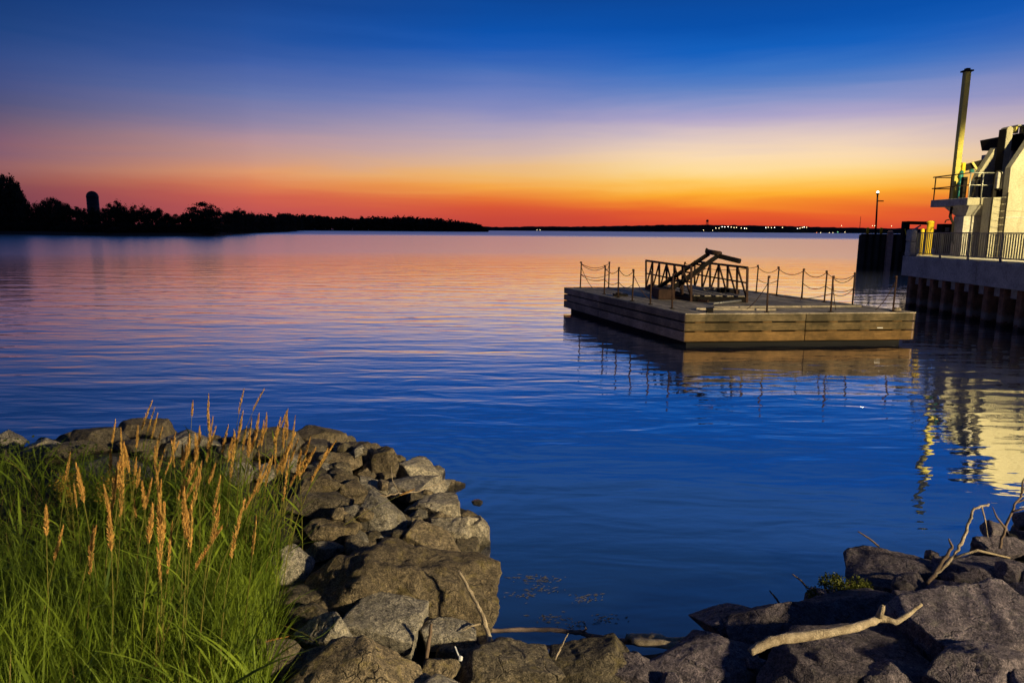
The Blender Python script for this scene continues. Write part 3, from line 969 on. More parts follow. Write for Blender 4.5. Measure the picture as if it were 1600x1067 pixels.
# hoist frame and yellow bollard farther back on the dock
hf = thing('hoist_frame', (22.45, 39.5, DZ), 'dark steel hoist frame with long arm beside the yellow bollard', 'hoist')
MB().box((22.28, 39.35, DZ + .005), (22.62, 39.65, 4.16)).build('column', 'dark_steel', hf, bevel=0.02)
MB().beam((22.5, 39.45, 4.08), (23.5, 39.2, 4.06), 0.16, 0.18).build('arm', 'dark_steel', hf)
MB().beam((22.6, 39.4, 3.5), (23.2, 39.3, 3.94), 0.07, 0.07).build('brace', 'galvanised', hf)
MB().beam((22.7, 39.25, 3.6), (23.0, 39.2, 3.75), 0.06, 0.1).build('bracket', 'galvanised', hf)
MB().tube([(22.3, 39.25, 3.75), (22.35, 39.22, 3.5), (22.45, 39.2, 3.25), (22.5, 39.2, 3.1)], 0.025, 6).build('cable', 'yellow_paint', hf)
yb_ = thing('mooring_bollard', (20.85, 34.5, DZ), 'thick bright yellow bollard behind the dock railing', 'bollard')
MB().lathe((20.85, 34.5, DZ + .005), [(0.22, 0), (0.22, 0.04), (0.155, 0.05), (0.155, 1.58), (0.18, 1.60), (0.18, 1.65), (0.1, 1.69)], 20).build('bollard_post', 'yellow_paint', yb_, True)
MB().lathe((20.55, 34.6, DZ + .005), [(0.09, 0), (0.09, 1.25), (0.05, 1.3)], 12).build('side_pipe', 'yellow_paint', yb_, True)
eb = thing('equipment_box', (22.8, 36.2, DZ), 'black equipment box on the dock beside the gatehouse base', 'box')
cab = MB().box((22.44, 36.1, DZ + .01), (23.1, 36.6, 3.99)).build('cabinet', 'dark_steel', eb, bevel=0.02)
MB().box((22.6, 36.07, 3.6), (22.8, 36.1, 3.8)).build('door_latch', 'galvanised', cab)

# ------------------------------------------------------------------ gatehouse
gh = thing('gatehouse', (22.1, 31, DZ), 'floodlit concrete gatehouse with sloping fins and overhanging platform', 'gatehouse')
PZ = 5.13
front = [(22.06, DZ), (22.02, 6.39), (23.45, 8.95), (33, 8.95), (33, DZ)]
MB().prism_y(front, 31.0, 31.35).build('front_fin', 'concrete', gh)
MB().prism_y([(22.03, 4.50), (22.03, 4.62), (33, 4.62), (33, 4.50)], 30.96, 31.0).build('ledge', 'concrete', gh)
MB().prism_y([(22.03, 4.20), (22.03, 4.25), (33, 4.25), (33, 4.20)], 30.97, 31.0).build('ledge', 'old_concrete', gh)
for z in (6.0, 7.4):
    MB().prism_y([(22.6, z), (22.6, z + 0.025), (33, z + 0.025), (33, z)], 30.992, 31.0).build('pour_joint', 'old_concrete', gh)
rear = [(22.05, PZ), (22.1, 5.9), (22.27, 6.43), (22.87, 7.53), (23.09, 7.54), (23.55, PZ)]
MB().prism_y(rear, 33.4, 33.75).build('rear_fin', 'concrete', gh)
MB().box((22.25, 32.0, DZ), (33, 33.3, PZ - .01)).build('base_wall', 'old_concrete', gh)
MB().box((24.9, 33.301, DZ), (33, 38, PZ - .02)).build('base_wall', 'old_concrete', gh)
MB().box((21.65, 31.36, DZ), (22.2, 32.0, PZ - 0.02)).build('ladder_column', 'concrete', gh, bevel=0.01)
for z in (3.1, 3.8, 4.5):
    MB().box((21.64, 31.352, z), (22.21, 31.36, z + 0.02)).build('pour_joint', 'old_concrete', gh)
MB().box((20.95, 32.05, 4.78), (22.24, 34.85, PZ)).build('platform_slab', 'old_concrete', gh, bevel=0.015)
MB().box((20.96, 32.035, 4.80), (22.2, 32.048, PZ - .02)).build('slab_edge', 'concrete', gh)
MB().add([(21.1, 32.1, 4.775), (22.24, 32.1, 4.775), (22.24, 34.0, 4.775), (21.1, 34.0, 4.775), (21.3, 32.6, 4.3), (22.24, 32.6, 4.3), (22.24, 33.3, 4.3), (21.3, 33.3, 4.3)],
         [(0, 3, 2, 1), (4, 5, 6, 7), (0, 1, 5, 4), (1, 2, 6, 5), (2, 3, 7, 6), (3, 0, 4, 7)]).build('haunch', 'old_concrete', gh)
MB().box((21.2, 32.55, DZ), (22.24, 33.29, 4.299)).build('lower_pier', 'old_concrete', gh)
MB().tube([(21.05, 33.3, 4.77), (21.02, 33.3, 4.3), (21.15, 33.25, 4.0), (21.12, 33.2, 3.6), (21.2, 33.1, 3.0)], [0.05, 0.07, 0.05, 0.06, 0.05], 7).build('drain_pipe', 'dark_steel', gh, True)
MB().tube([(21.0, 33.3, 4.15), (20.85, 33.3, 4.12), (20.8, 33.3, 4.0)], 0.03, 6).build('pipe_stub', 'dark_steel', gh, True)
# platform railing, light painted in: pale on the lit front, dark elsewhere
for (x, y) in ((21.02, 34.75), (21.02, 33.5), (21.02, 32.12), (21.6, 32.12), (22.15, 32.12)):
    MB().tube([(x, y, PZ + .002), (x, y, 6.25)], 0.028, 8).build('railing_post', 'rust_steel' if y > 32.2 else 'galvanised', gh, True)
for z in (5.70, 6.25):
    MB().tube([(21.02, 34.95, z), (21.02, 32.12, z)], 0.028, 8).build('platform_rail', 'rust_steel', gh, True)
    MB().tube([(21.05, 32.12, z), (22.4, 32.12, z)], 0.026, 8).build('platform_rail', 'galvanised', gh, True)
    MB().tube([(21.05, 34.8, z - 0.02), (22.2, 34.8, z - 0.02)], 0.024, 8).build('platform_rail', 'rust_steel', gh, True)
# stop-log slot: plate, dark opening, hood, round-topped guide post
MB().box((21.85, 31.5, 5.52), (22.68, 31.7, 6.25)).build('gate_plate', 'old_concrete', gh, bevel=0.02)
MB().box((21.95, 31.8, PZ), (22.9, 31.99, 5.51)).build('opening_shade', 'dark_steel', gh)  # dark block stands in for the shade inside the opening
gp = MB()
prof = [(22.84, PZ)] + [(22.84, 8.25)] + [(22.98 - 0.14 * math.cos(a), 8.25 + 0.15 * math.sin(a)) for a in np.linspace(0.2, 2.94, 8)] + [(23.12, 8.25), (23.12, PZ)]
gp.prism_y(prof, 32.7, 33.15)
gp.build('guide_post', 'concrete', gh)
MB().prism_y([(22.82, 5.2), (22.82, 8.30), (22.838, 8.30), (22.838, 5.2)], 32.72, 33.2).build('guide_shade', 'dark_steel', gh)  # dark sheet that paints the post's left face as unlit
MB().add([(22.98, 33.3, 7.5), (23.9, 33.2, 7.5), (23.9, 34.5, 7.5), (22.98, 34.5, 7.5), (22.90, 33.25, 8.0), (24.0, 33.15, 8.2), (24.0, 34.6, 8.2), (22.90, 34.6, 8.0)],
         [(0, 3, 2, 1), (4, 5, 6, 7), (0, 1, 5, 4), (1, 2, 6, 5), (2, 3, 7, 6), (3, 0, 4, 7)]).build('hood', 'dark_steel', gh)
MB().box((24.01, 33.2, 7.5), (28, 34.4, 8.1)).build('crossbeam', 'dark_steel', gh)
MB().box((24.0, 33.8, PZ), (33, 36, 7.45)).build('inner_wall', 'old_concrete', gh)
MB().box((23.25, 32.6, 8.40), (27, 33.1, 8.46)).build('walkway', 'galvanised', gh)
for x in (23.32, 23.62, 23.92, 24.3):
    MB().box((x, 32.8, 8.11), (x + 0.12, 33.0, 8.40)).build('walkway_post', 'mast_paint', gh)
# mast, jib and valve gear on the platform
ms = thing('mast', (21.65, 34.2, PZ), 'tall square yellow grey mast rising from the gatehouse platform', 'mast')
MB().box((21.52, 34.07, PZ + .002), (21.78, 34.33, 11.10)).build('mast_column', 'mast_paint', ms, bevel=0.01)
cpl = MB().box((21.45, 34.0, 11.10), (21.85, 34.4, 11.17)).build('cap_plate', 'dark_steel', ms)
MB().box((21.56, 34.1, 11.17), (21.74, 34.3, 11.26)).build('cap_lug', 'dark_steel', cpl)
jib = MB().beam((21.8, 34.15, 6.60), (22.75, 33.9, 6.88), 0.18, 0.32).build('jib', 'dark_steel', ms)
MB().box((21.77, 33.95, 6.4), (21.92, 34.1, 6.88)).build('jib_clamp', 'yellow_paint', ms)
MB().beam((22.15, 33.85, 6.9), (22.45, 33.75, 6.4), 0.09, 0.09).build('jib_stay', 'mast_paint', ms)
MB().lathe((22.15, 33.8, 6.38), [(0.05, 0), (0.11, 0.05), (0.11, 0.14), (0.05, 0.18)], 10).build('pulley', 'teal_paint', ms)
MB().tube([(21.80, 33.98, 6.5), (21.74, 33.96, 6.25), (21.80, 33.95, 6.05), (21.70, 33.96, 5.85), (21.74, 33.96, 5.5), (21.7, 33.96, 5.15)], [0.06, 0.11, 0.08, 0.08, 0.06, 0.05], 8).build('hose', 'teal_paint', ms, True)
MB().tube([(21.88, 33.95, 6.4), (21.9, 33.95, 5.15)], 0.02, 6).build('chain', 'mast_paint', ms)
vg = thing('valve_gear', (21.9, 33.0, PZ), 'dark hand wheel and rods on the gatehouse platform', 'valve')
MB().tube([(21.75, 33.0, PZ + .002), (21.92, 33.0, 6.15)], 0.05, 8).build('rod', 'dark_steel', vg)
MB().tube([(22.12, 33.0, PZ + .002), (22.02, 33.0, 6.0)], 0.035, 8).build('rod', 'dark_steel', vg)
MB().lathe((21.95, 33.0, 6.02), [(0.12, 0), (0.15, 0.03), (0.15, 0.07), (0.12, 0.1)], 14).build('hand_wheel', 'dark_steel', vg)
MB().box((21.42, 33.2, PZ + .002), (21.6, 33.4, 6.15)).build('control_post', 'dark_steel', vg)
# ladder with hooped rail top
ld = thing('ladder', (21.9, 31.3, DZ), 'steel ladder with hooped top on the gatehouse front', 'ladder')
lx0, lx1, ly = 21.52, 22.0, 31.22
MB().tube([(lx0, ly, DZ + .01), (lx0, ly, 6.1)] + [(lx0 + 0.14 - 0.14 * math.cos(a), ly, 6.1 + 0.16 * math.sin(a)) for a in np.linspace(0.3, 3.14, 7)] + [(lx0 + 0.28, ly, 5.4)], 0.032, 8).build('side_rail', 'dark_steel', ld, True)
MB().tube([(lx1, ly - .25, DZ + .01), (lx1, ly - .25, 5.3)], 0.032, 8).build('side_rail', 'dark_steel', ld, True)
z = 2.7
while z < 5.3:
    MB().tube([(lx0, ly, z), (lx1, ly - .25, z)], 0.010, 6).build('rung', 'concrete', ld)
    z += 0.3

# ------------------------------------------------------------------ mooring cell beyond the dock, with lamp
mc = thing('mooring_cell', (33.4, 66, 0), 'dark sheet pile mooring cell standing in the water beyond the dock', 'pier')
MB().prism_z([(33.65, 66.3), (42, 66.3), (42, 71), (36.4, 71)], -1.0, 3.3).build('core', 'pile_steel', mc)
MB().prism_z([(33.3, 65.95), (42.1, 65.95), (42.1, 71.2), (36.2, 71.2)], 3.302, 3.40).build('cap', 'pile_steel', mc)
x = 33.4
while x < 42:
    MB().add([(x, 66.25, -1), (x + .1, 66.02, -1), (x + .4, 66.02, -1), (x + .5, 66.25, -1), (x, 66.25, 3.3), (x + .1, 66.02, 3.3), (x + .4, 66.02, 3.3), (x + .5, 66.25, 3.3)],
             [(0, 1, 5, 4), (1, 2, 6, 5), (2, 3, 7, 6)]).build('sheet_pile', 'pile_steel', mc)
    x += 0.66
y = 66.4
while y < 70.5:
    xs_ = 33.65 + (y - 66.3) * 2.75 / 4.7
    MB().box((xs_ - 0.2, y, -1), (xs_ + 0.2, y + 0.3, 3.3)).build('sheet_pile', 'pile_steel', mc)
    y += 0.66
fp = thing('fender_pile', (36.0, 65.8, 0), 'reddish timber fender pile on the mooring cell face', 'pile')
MB().box((35.75, 65.6, -1.0), (36.25, 65.94, 3.45)).build('fender_beam', 'fender_wood', fp, bevel=0.04)
MB().lathe((36.0, 65.77, 3.45), [(0.25, 0), (0.24, 0.15), (0.15, 0.28)], 12).build('rounded_head', 'fender_wood', fp, True)
for x, lab in ((34.2, 'small yellow bollard at the left corner of the mooring cell'), (35.5, 'small yellow bollard next to the pier lamp')):
    b = thing('small_bollard', (x, 66.5, 3.4), lab, 'bollard', 'yellow bollards on the mooring cell')
    MB().lathe((x, 66.5, 3.402), [(0.12, 0), (0.12, 0.5), (0.14, 0.51), (0.14, 0.56), (0.06, 0.6)], 12).build('bollard_post', 'yellow_paint', b, True)
pl = thing('pier_lamp', (35.25, 67, 3.4), 'slim lit lamp post on the mooring cell', 'lamp')
MB().tube([(35.25, 67, 3.402), (35.1, 67, 7.1)], [0.09, 0.07], 10).build('pole', 'dark_steel', pl, True)
MB().lathe((35.1, 67, 7.1), [(0.08, 0), (0.13, 0.1), (0.14, 0.16), (0.12, 0.18)], 12).build('lamp_collar', 'dark_steel', pl, True)
MB().lathe((35.1, 67, 7.285), [(0.10, 0), (0.12, 0.07), (0.09, 0.15), (0.03, 0.19)], 12).build('lamp_globe', 'lamp_glow', pl, True)
pll = bpy.data.lights.new('lamp_bulb', 'POINT')
pll.energy = 160
pll.color = (1.0, 0.85, 0.6)
pll.shadow_soft_size = 0.2
plo = bpy.data.objects.new('lamp_bulb', pll)
col.objects.link(plo)
plo.location = (-0.15, 0, 4.35)
plo.parent = pl
MB().beam((35.12, 66.95, 6.52), (35.7, 66.95, 6.52), 0.08, 0.1).build('side_arm', 'dark_steel', pl)

# ------------------------------------------------------------------ floodlights (real fixtures, out of frame to the right)
def floodlight(loc, zh, label, power, colr, aim, cone, soft):
    x, y, z0 = loc
    fl = thing('floodlight', loc, label, 'lamp')
    MB().tube([(x, y, z0), (x, y, zh - 0.1)], [0.1, 0.07], 12).build('pole', 'galvanised', fl, True)
    MB().box((x - 0.9, y - 0.5, zh + 0.02), (x + 0.9, y + 0.5, zh + 0.12)).build('lamp_hood', 'dark_steel', fl)
    MB().box((x - 0.06, y - 0.06, zh - 0.11), (x + 0.06, y + 0.06, zh + 0.02)).build('lamp_neck', 'dark_steel', fl)
    ld_ = bpy.data.lights.new('floodlight_bulb', 'SPOT')
    ld_.energy = power
    ld_.color = colr
    ld_.spot_size = R(cone)
    ld_.spot_blend = 0.12
    ld_.shadow_soft_size = soft
    lo = bpy.data.objects.new('floodlight_bulb', ld_)
    col.objects.link(lo)
    lo.location = (x - loc[0] + aim[0] * 0.35, y - loc[1] + aim[1] * 0.35, zh - 0.05 - soft - loc[2])
    lo.rotation_euler = Vector(aim).to_track_quat('-Z', 'Y').to_euler()
    lo.parent = fl


floodlight((20.9, 18.5, DZ), 9.4, 'floodlight pole on the dock lighting the gatehouse', 21000, (1.0, 0.83, 0.38), (0.64, 0.64, -0.42), 96, 0.2)
floodlight((20.5, -8, 2.0), 8.6, 'floodlight pole on the bank behind the viewer', 46000, (1.0, 0.80, 0.46), (-0.45, 0.62, -0.75), 88, 0.7)

# ------------------------------------------------------------------ the barge
N_, R_, B_, L_ = Vector((5.31, 20.69, 0)), Vector((12.82, 21.48, 0)), Vector((9.6, 30.75, 0)), Vector((2.31, 30.12, 0))
bg_ = thing('work_barge', N_, 'square timber sided work barge floating beside the dock', 'barge')
ctr = (N_ + R_ + B_ + L_) / 4


def shrink(p, d):
    v = ctr - p
    return p + v.normalized() * d


MB().prism_z([tuple(shrink(p, 0.4)[:2]) for p in (N_, R_, B_, L_)], -0.45, 0.985).build('hull', 'hull_black', bg_)


def side_plank(a, b, z0, z1, out, thick, material):
    """plank from a to b (xy) proud of the hull by thick"""
    d = (b - a).normalized()
    nrm_ = Vector((d.y, -d.x, 0))
    if nrm_.dot((a + b) / 2 - ctr) < 0:
        nrm_ = -nrm_
    i0, i1 = a - nrm_ * thick, b - nrm_ * thick
    mb = MB()
    vs = [(p.x, p.y, z) for z in (z0, z1) for p in (a, b, i1, i0)]
    mb.add(vs, [(0, 3, 2, 1), (4, 5, 6, 7), (0, 1, 5, 4), (1, 2, 6, 5), (2, 3, 7, 6), (3, 0, 4, 7)])
    return mb.build('side_plank', material, bg_, bevel=0.012)


rows = [(0.16, 0.448), (0.488, 0.730), (0.770, 0.998)]
random.seed(3)
for (a, b, mt, cuts) in ((N_, R_, 'plank_front', [0, 0.515, 1]), (N_, L_, 'plank_side', [0, 0.63, 1]), (R_, B_, 'plank_side', [0, 0.5, 1]), (L_, B_, 'plank_front', [0, 0.5, 1])):
    for (z0, z1) in rows:
        for c0, c1 in zip(cuts, cuts[1:]):
            e = 0.0012
            p = a.lerp(b, c0 + e)
            q = a.lerp(b, c1 - e)
            j = random.uniform(-0.008, 0.008)
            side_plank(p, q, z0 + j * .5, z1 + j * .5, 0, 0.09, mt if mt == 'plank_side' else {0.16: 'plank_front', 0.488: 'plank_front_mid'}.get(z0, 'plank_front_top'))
    n = 7
    if mt == 'plank_front' and a is N_:
        for zz in (0.452, 0.734):
            for k in range(n):
                f = (k + 0.45) / n
                side_plank(a.lerp(b, f - 0.02), a.lerp(b, f + 0.02), zz, zz + 0.032, 0, 0.08, mt).name = 'spacer'
# deck boards run fore and aft
nb = 34
for k in range(nb):
    f0, f1 = k / nb + 0.0006, (k + 1) / nb - 0.0006
    pts = [N_.lerp(R_, f0), N_.lerp(R_, f1), L_.lerp(B_, f1), L_.lerp(B_, f0)]
    j = random.uniform(-0.006, 0.006)
    MB().prism_z([tuple(p[:2]) for p in pts], 1.0, 1.03 + j).build('deck_board', 'deck_wood', bg_)
# stanchions
POSTS = [(3.02, 30.0), (4.28, 30.1), (3.67, 27.0), (4.01, 25.61), (4.32, 24.35), (4.74, 23.22), (5.2, 21.99), (7.68, 30.4), (10.1, 28.15), (10.5, 27.0),
         (10.9, 25.55), (11.2, 24.36), (11.7, 23.33), (7.95, 21.12), (10.05, 21.36), (12.14, 21.6)]
for (x, y) in POSTS:
    sto = MB().tube([(x, y, 1.03), (x + random.uniform(-.03, .03), y, 2.15)], 0.028, 8).build('stanchion', 'rust_steel', bg_, True)
    MB().box((x - 0.07, y - 0.07, 1.034), (x + 0.07, y + 0.07, 1.05)).build('stanchion_foot', 'dark_steel', sto)
    MB().tube([(x, y, 2.10), (x, y, 2.17)], 0.04, 8).build('stanchion_cap', 'rust_steel', sto, True)


def chain(a, b, z0, z1, sag):
    pts = []
    for k in range(13):
        f = k / 12
        pts.append((a[0] + (b[0] - a[0]) * f, a[1] + (b[1] - a[1]) * f, z0 + (z1 - z0) * f - sag * 4 * f * (1 - f)))
    MB().tube(pts, 0.012, 5).build('chain', 'rust_steel', bg_, True)


for i, j, lo in ((0, 1, 1), (1, 2, 0), (0, 2, 1), (2, 3, 1), (3, 4, 1), (8, 9, 1), (9, 10, 0), (10, 11, 1), (11, 12, 1), (12, 14, 1), (13, 14, 2), (7, 8, 0)):
    if lo != 2:
        chain(POSTS[i], POSTS[j], 2.09, 2.09, 0.20)
    if lo:
        chain(POSTS[i], POSTS[j], 1.62, 1.62, 0.16)
for i, dx, dy in ((0, 0.5, -0.4), (4, 0.7, 0.3), (13, -0.5, 0.5), (14, 0.4, 0.5), (10, -0.3, -0.6), (15, -0.4, 0.3)):
    x, y = POSTS[i]
    chain((x, y), (x + dx, y + dy), 2.0, 1.05, 0.12)
# small fittings
MB().box((6.05, 21.0, 1.036), (6.25, 21.12, 1.17)).build('cleat_block', 'dark_steel', bg_)
MB().box((11.55, 21.325, 0.535), (11.72, 21.345, 0.56)).build('paper_tag', 'white_plastic', bg_)
for (x0, y0, x1, y1) in ((6.6, 22.2, 11.8, 22.9), (5.9, 21.7, 8.4, 21.6)):
    MB().beam((x0, y0, 1.07), (x1, y1, 1.07), 0.12, 0.06).build('deck_batten', 'deck_wood', bg_)
# mooring line heaped at the right corner
pts = [(12.35 + 0.12 * math.cos(a * 2.2) * (1 - a / 30), 21.75 + 0.12 * math.sin(a * 2.2), 1.06 + a * 0.006) for a in np.linspace(0, 14, 50)]
rc_ = tag(MB().tube(pts, 0.022, 6).build('rope_coil', 'driftwood', None, True), 'small heap of rope at the right corner of the barge deck', 'rope')
pts = [(12.0 + 0.7 * f, 22.0 - 0.25 * f + 0.06 * math.sin(f * 9), 1.055) for f in np.linspace(0, 1, 16)]

# fallen railed gangway on the deck
A0, A1 = Vector((5.78, 29.32, 1.04)), Vector((6.41, 24.28, 1.04))
C0, C1 = Vector((7.75, 28.9, 1.04)), Vector((8.34, 24.11, 1.04))
gw = thing('gangway', A1, 'rusty railed gangway frame lying on the barge deck', 'gangway')
for (p0, p1, n) in ((A0, A1, 6), (C0, C1, 6)):
    up = Vector((0, 0, 1.22))
    tilt = Vector((-0.05, 0, 0))
    MB().beam(p0 + up + tilt, p1 + up + tilt, 0.07, 0.08).build('top_rail', 'rust_steel', gw)
    MB().beam(p0 + up * 0.56 + tilt * .5, p1 + up * 0.56 + tilt * .5, 0.05, 0.05).build('mid_rail', 'rust_steel', gw)
    MB().beam(p0 + Vector((0, 0, 0.08)), p1 + Vector((0, 0, 0.08)), 0.10, 0.14).build('bottom_rail', 'rust_steel', gw)
    for k in range(n + 1):
        b = p0.lerp(p1, k / n)
        MB().beam(b, b + up + tilt, 0.07, 0.07).build('upright', 'rust_steel', gw)
        if k < n:
            q = p0.lerp(p1, (k + 1) / n)
            lo, hi = (b, q) if k >= n // 2 else (q, b)
            if k >= n // 2:
                MB().beam(b + up + tilt, q + Vector((0, 0, 0.1)), 0.05, 0.05).build('brace', 'rust_steel', gw)
            else:
                MB().beam(b + Vector((0, 0, 0.1)), q + up + tilt, 0.05, 0.05).build('brace', 'rust_steel', gw)
for f in (0.0, 0.33, 0.66, 1.0):
    MB().beam(A0.lerp(A1, f) + Vector((0.06, 0, 0.10)), C0.lerp(C1, f) + Vector((-0.06, 0, 0.10)), 0.12, 0.16).build('floor_beam', 'dark_steel', gw)
for k in range(5):
    f = (k + 0.5) / 5
    MB().beam(A0.lerp(C0, f) + Vector((0, 0.0, 0.205)), A1.lerp(C1, f) + Vector((0, 0.0, 0.205)), 0.24, 0.04).build('floor_plank', 'deck_wood', gw, bevel=0.005)

# folded lifting boom leaning over the gangway
bo = thing('lifting_boom', (5.7, 25.5, 1.05), 'folded twin arm lifting boom leaning across the gangway', 'boom')
p0, p1, p2, p3, p4 = Vector((5.50, 25.9, 1.35)), Vector((7.22, 25.2, 2.70)), Vector((5.78, 24.95, 1.38)), Vector((7.40, 24.7, 2.64)), Vector((8.02, 24.1, 2.48))
MB().beam(p0, p1, 0.12, 0.15).build('boom_arm', 'dark_steel', bo)
MB().beam(p2, p3, 0.12, 0.15).build('boom_arm', 'dark_steel', bo)
MB().beam(p3 + Vector((-.05, .05, .02)), p4, 0.16, 0.16).build('jib_tip', 'dark_steel', bo, bevel=0.02)
MB().tube([p1 + Vector((-.05, .1, .08)), p3 + Vector((.05, -.1, .08))], 0.09, 12).build('head_drum', 'rust_steel', bo, True)
MB().beam(p1 + Vector((-.12, 0, .18)), p1 + Vector((.05, -.1, .04)), 0.06, 0.08).build('head_lug', 'dark_steel', bo)
for f in (0.25, 0.5, 0.72):
    MB().beam(p0.lerp(p1, f), p2.lerp(p3, f), 0.06, 0.06).build('cross_tie', 'rust_steel', bo)
MB().tube([p2 + Vector((.3, 0, .12)), p2.lerp(p3, 0.75) + Vector((0.0, 0, -.12))], 0.035, 8).build('ram_rod', 'rust_steel', bo, True)
MB().box((5.35, 24.8, 1.05), (5.95, 26.0, 1.42)).build('boom_base', 'rust_steel', bo, bevel=0.02)
MB().beam((5.95, 25.2, 1.1), (6.9, 23.9, 1.08), 0.09, 0.09).build('stay_pipe', 'rust_steel', bo)
pp = tag(MB().tube([(6.85, 23.05, 1.10), (8.0, 23.75, 1.13)], 0.04, 8).build('steel_pipe', 'galvanised', None, True), 'loose pale pipe lying in front of the gangway', 'pipe')
for i, (x, y, sx_, sy_, h_, lab) in enumerate(((7.4, 26.3, 0.9, 0.5, 0.06, 'dark board lying between the gangway rails'), (8.3, 27.2, 0.8, 0.5, 0.16, 'dark box lying at the back of the gangway'),
                                              (3.9, 26.0, 0.55, 0.3, 0.07, 'dark board lying near the left edge stanchions'), (7.75, 25.4, 0.5, 0.4, 0.12, 'low dark crate lying inside the gangway end'))):
    mb = MB().box((x, y, 1.05 + (0.22 if i in (0, 3) else 0)), (x + sx_, y + sy_, 1.05 + h_ + (0.22 if i in (0, 3) else 0)))
    mb.box((x + 0.1, y - 0.02, 1.05 + h_ + (0.22 if i in (0, 3) else 0)), (x + sx_ * 0.5, y + sy_ * .6, 1.05 + h_ + 0.05 + (0.22 if i in (0, 3) else 0)))
    tag(mb.build('deck_board_scrap' if i != 1 else 'deck_box', 'dark_steel' if i != 0 else 'deck_wood', None, bevel=0.01), lab, 'scrap' if i != 1 else 'box')

# ------------------------------------------------------------------ boulders
ICO = {}


def ico(level):
    if level not in ICO:
        bm = bmesh.new()
        bmesh.ops.create_icosphere(bm, subdivisions=level, radius=1.0)
        ICO[level] = (np.array([v.co[:] for v in bm.verts]), [tuple(v.index for v in f.verts) for f in bm.faces])
        bm.free()
    return ICO[level]


def rock_mesh(W, D, Hh, kind, seed, level=5, tilt=(0, 0, 0)):
    rg = np.random.default_rng(seed)
    v, f = ico(level)
    if kind in ('b', 'c', 'long'):
        nn = [np.array(q, float) for q in ((1, 0, 0), (-1, 0, 0), (0, 1, 0), (0, -1, 0), (0, 0, 1), (0, 0, -1))]
        jit = 0.10 if kind == 'c' else 0.26
        nn = [q + rg.normal(size=3) * jit for q in nn]
        dd = list(rg.uniform(0.60, 0.74, 6))
        for k in range(4 if kind == 'c' else 7):
            q = rg.normal(size=3)
            q[2] = abs(q[2]) * 0.8
            nn.append(q)
            dd.append(rg.uniform(0.86, 1.0) if kind == 'c' else rg.uniform(0.68, 0.92))
        pw = 90
    else:
        nn, dd = [], []
        for k in range(12):
            best = None
            for tr_ in range(6):
                q = rg.normal(size=3)
                q /= np.linalg.norm(q)
                s = min([np.linalg.norm(q - u / np.linalg.norm(u)) for u in nn] or [9])
                if best is None or s > best[0]:
                    best = (s, q)
            nn.append(best[1])
            dd.append(rg.uniform(0.70, 1.0))
        pw = 75
    nn = np.array([q / np.linalg.norm(q) for q in nn])
    dd = np.array(dd)
    dots = np.maximum(v @ nn.T, 0) / dd
    r = (dots ** pw).sum(1) ** (-1.0 / pw)
    p = v * r[:, None]
    mn, mx_ = p.min(0), p.max(0)
    p = (p - (mn + mx_) / 2) / ((mx_ - mn) / 2)
    sc_ = np.array([W, D, Hh]) / 2
    p = p * sc_
    s = float(np.mean(sc_))
    # broken, layered relief
    q = p / max(s, 0.05)
    st = rg.normal(size=3)
    st /= np.linalg.norm(st)
    lay = vnoise(np.stack([(q @ st) * 5.0, q[:, 0] * 0.8, q[:, 1] * 0.8], 1), seed + 9)
    disp = s * ((0.12 if W > 1.5 else 0.02 if kind == 'c' else 0.035) * fbm(q * 1.6, 4, seed) + 0.03 * lay)
    if W > 1.5:
        disp = disp + s * 0.05 * fbm(q * 5.0, 3, seed + 3, True)
    disp = disp + 0.008 * fbm(p * 8.0, 3, seed + 12) + 0.0035 * fbm(p * 28.0, 3, seed + 15)
    p = p + v * disp[:, None]
    rot = np.array(Matrix.Rotation(tilt[0], 3, 'X') @ Matrix.Rotation(tilt[1], 3, 'Y') @ Matrix.Rotation(tilt[2], 3, 'Z'))
    p = p @ rot.T
    me = bpy.data.meshes.new('boulder')
    me.from_pydata(p.tolist(), [], f)
    me.polygons.foreach_set('use_smooth', [True] * len(me.polygons))
    return me


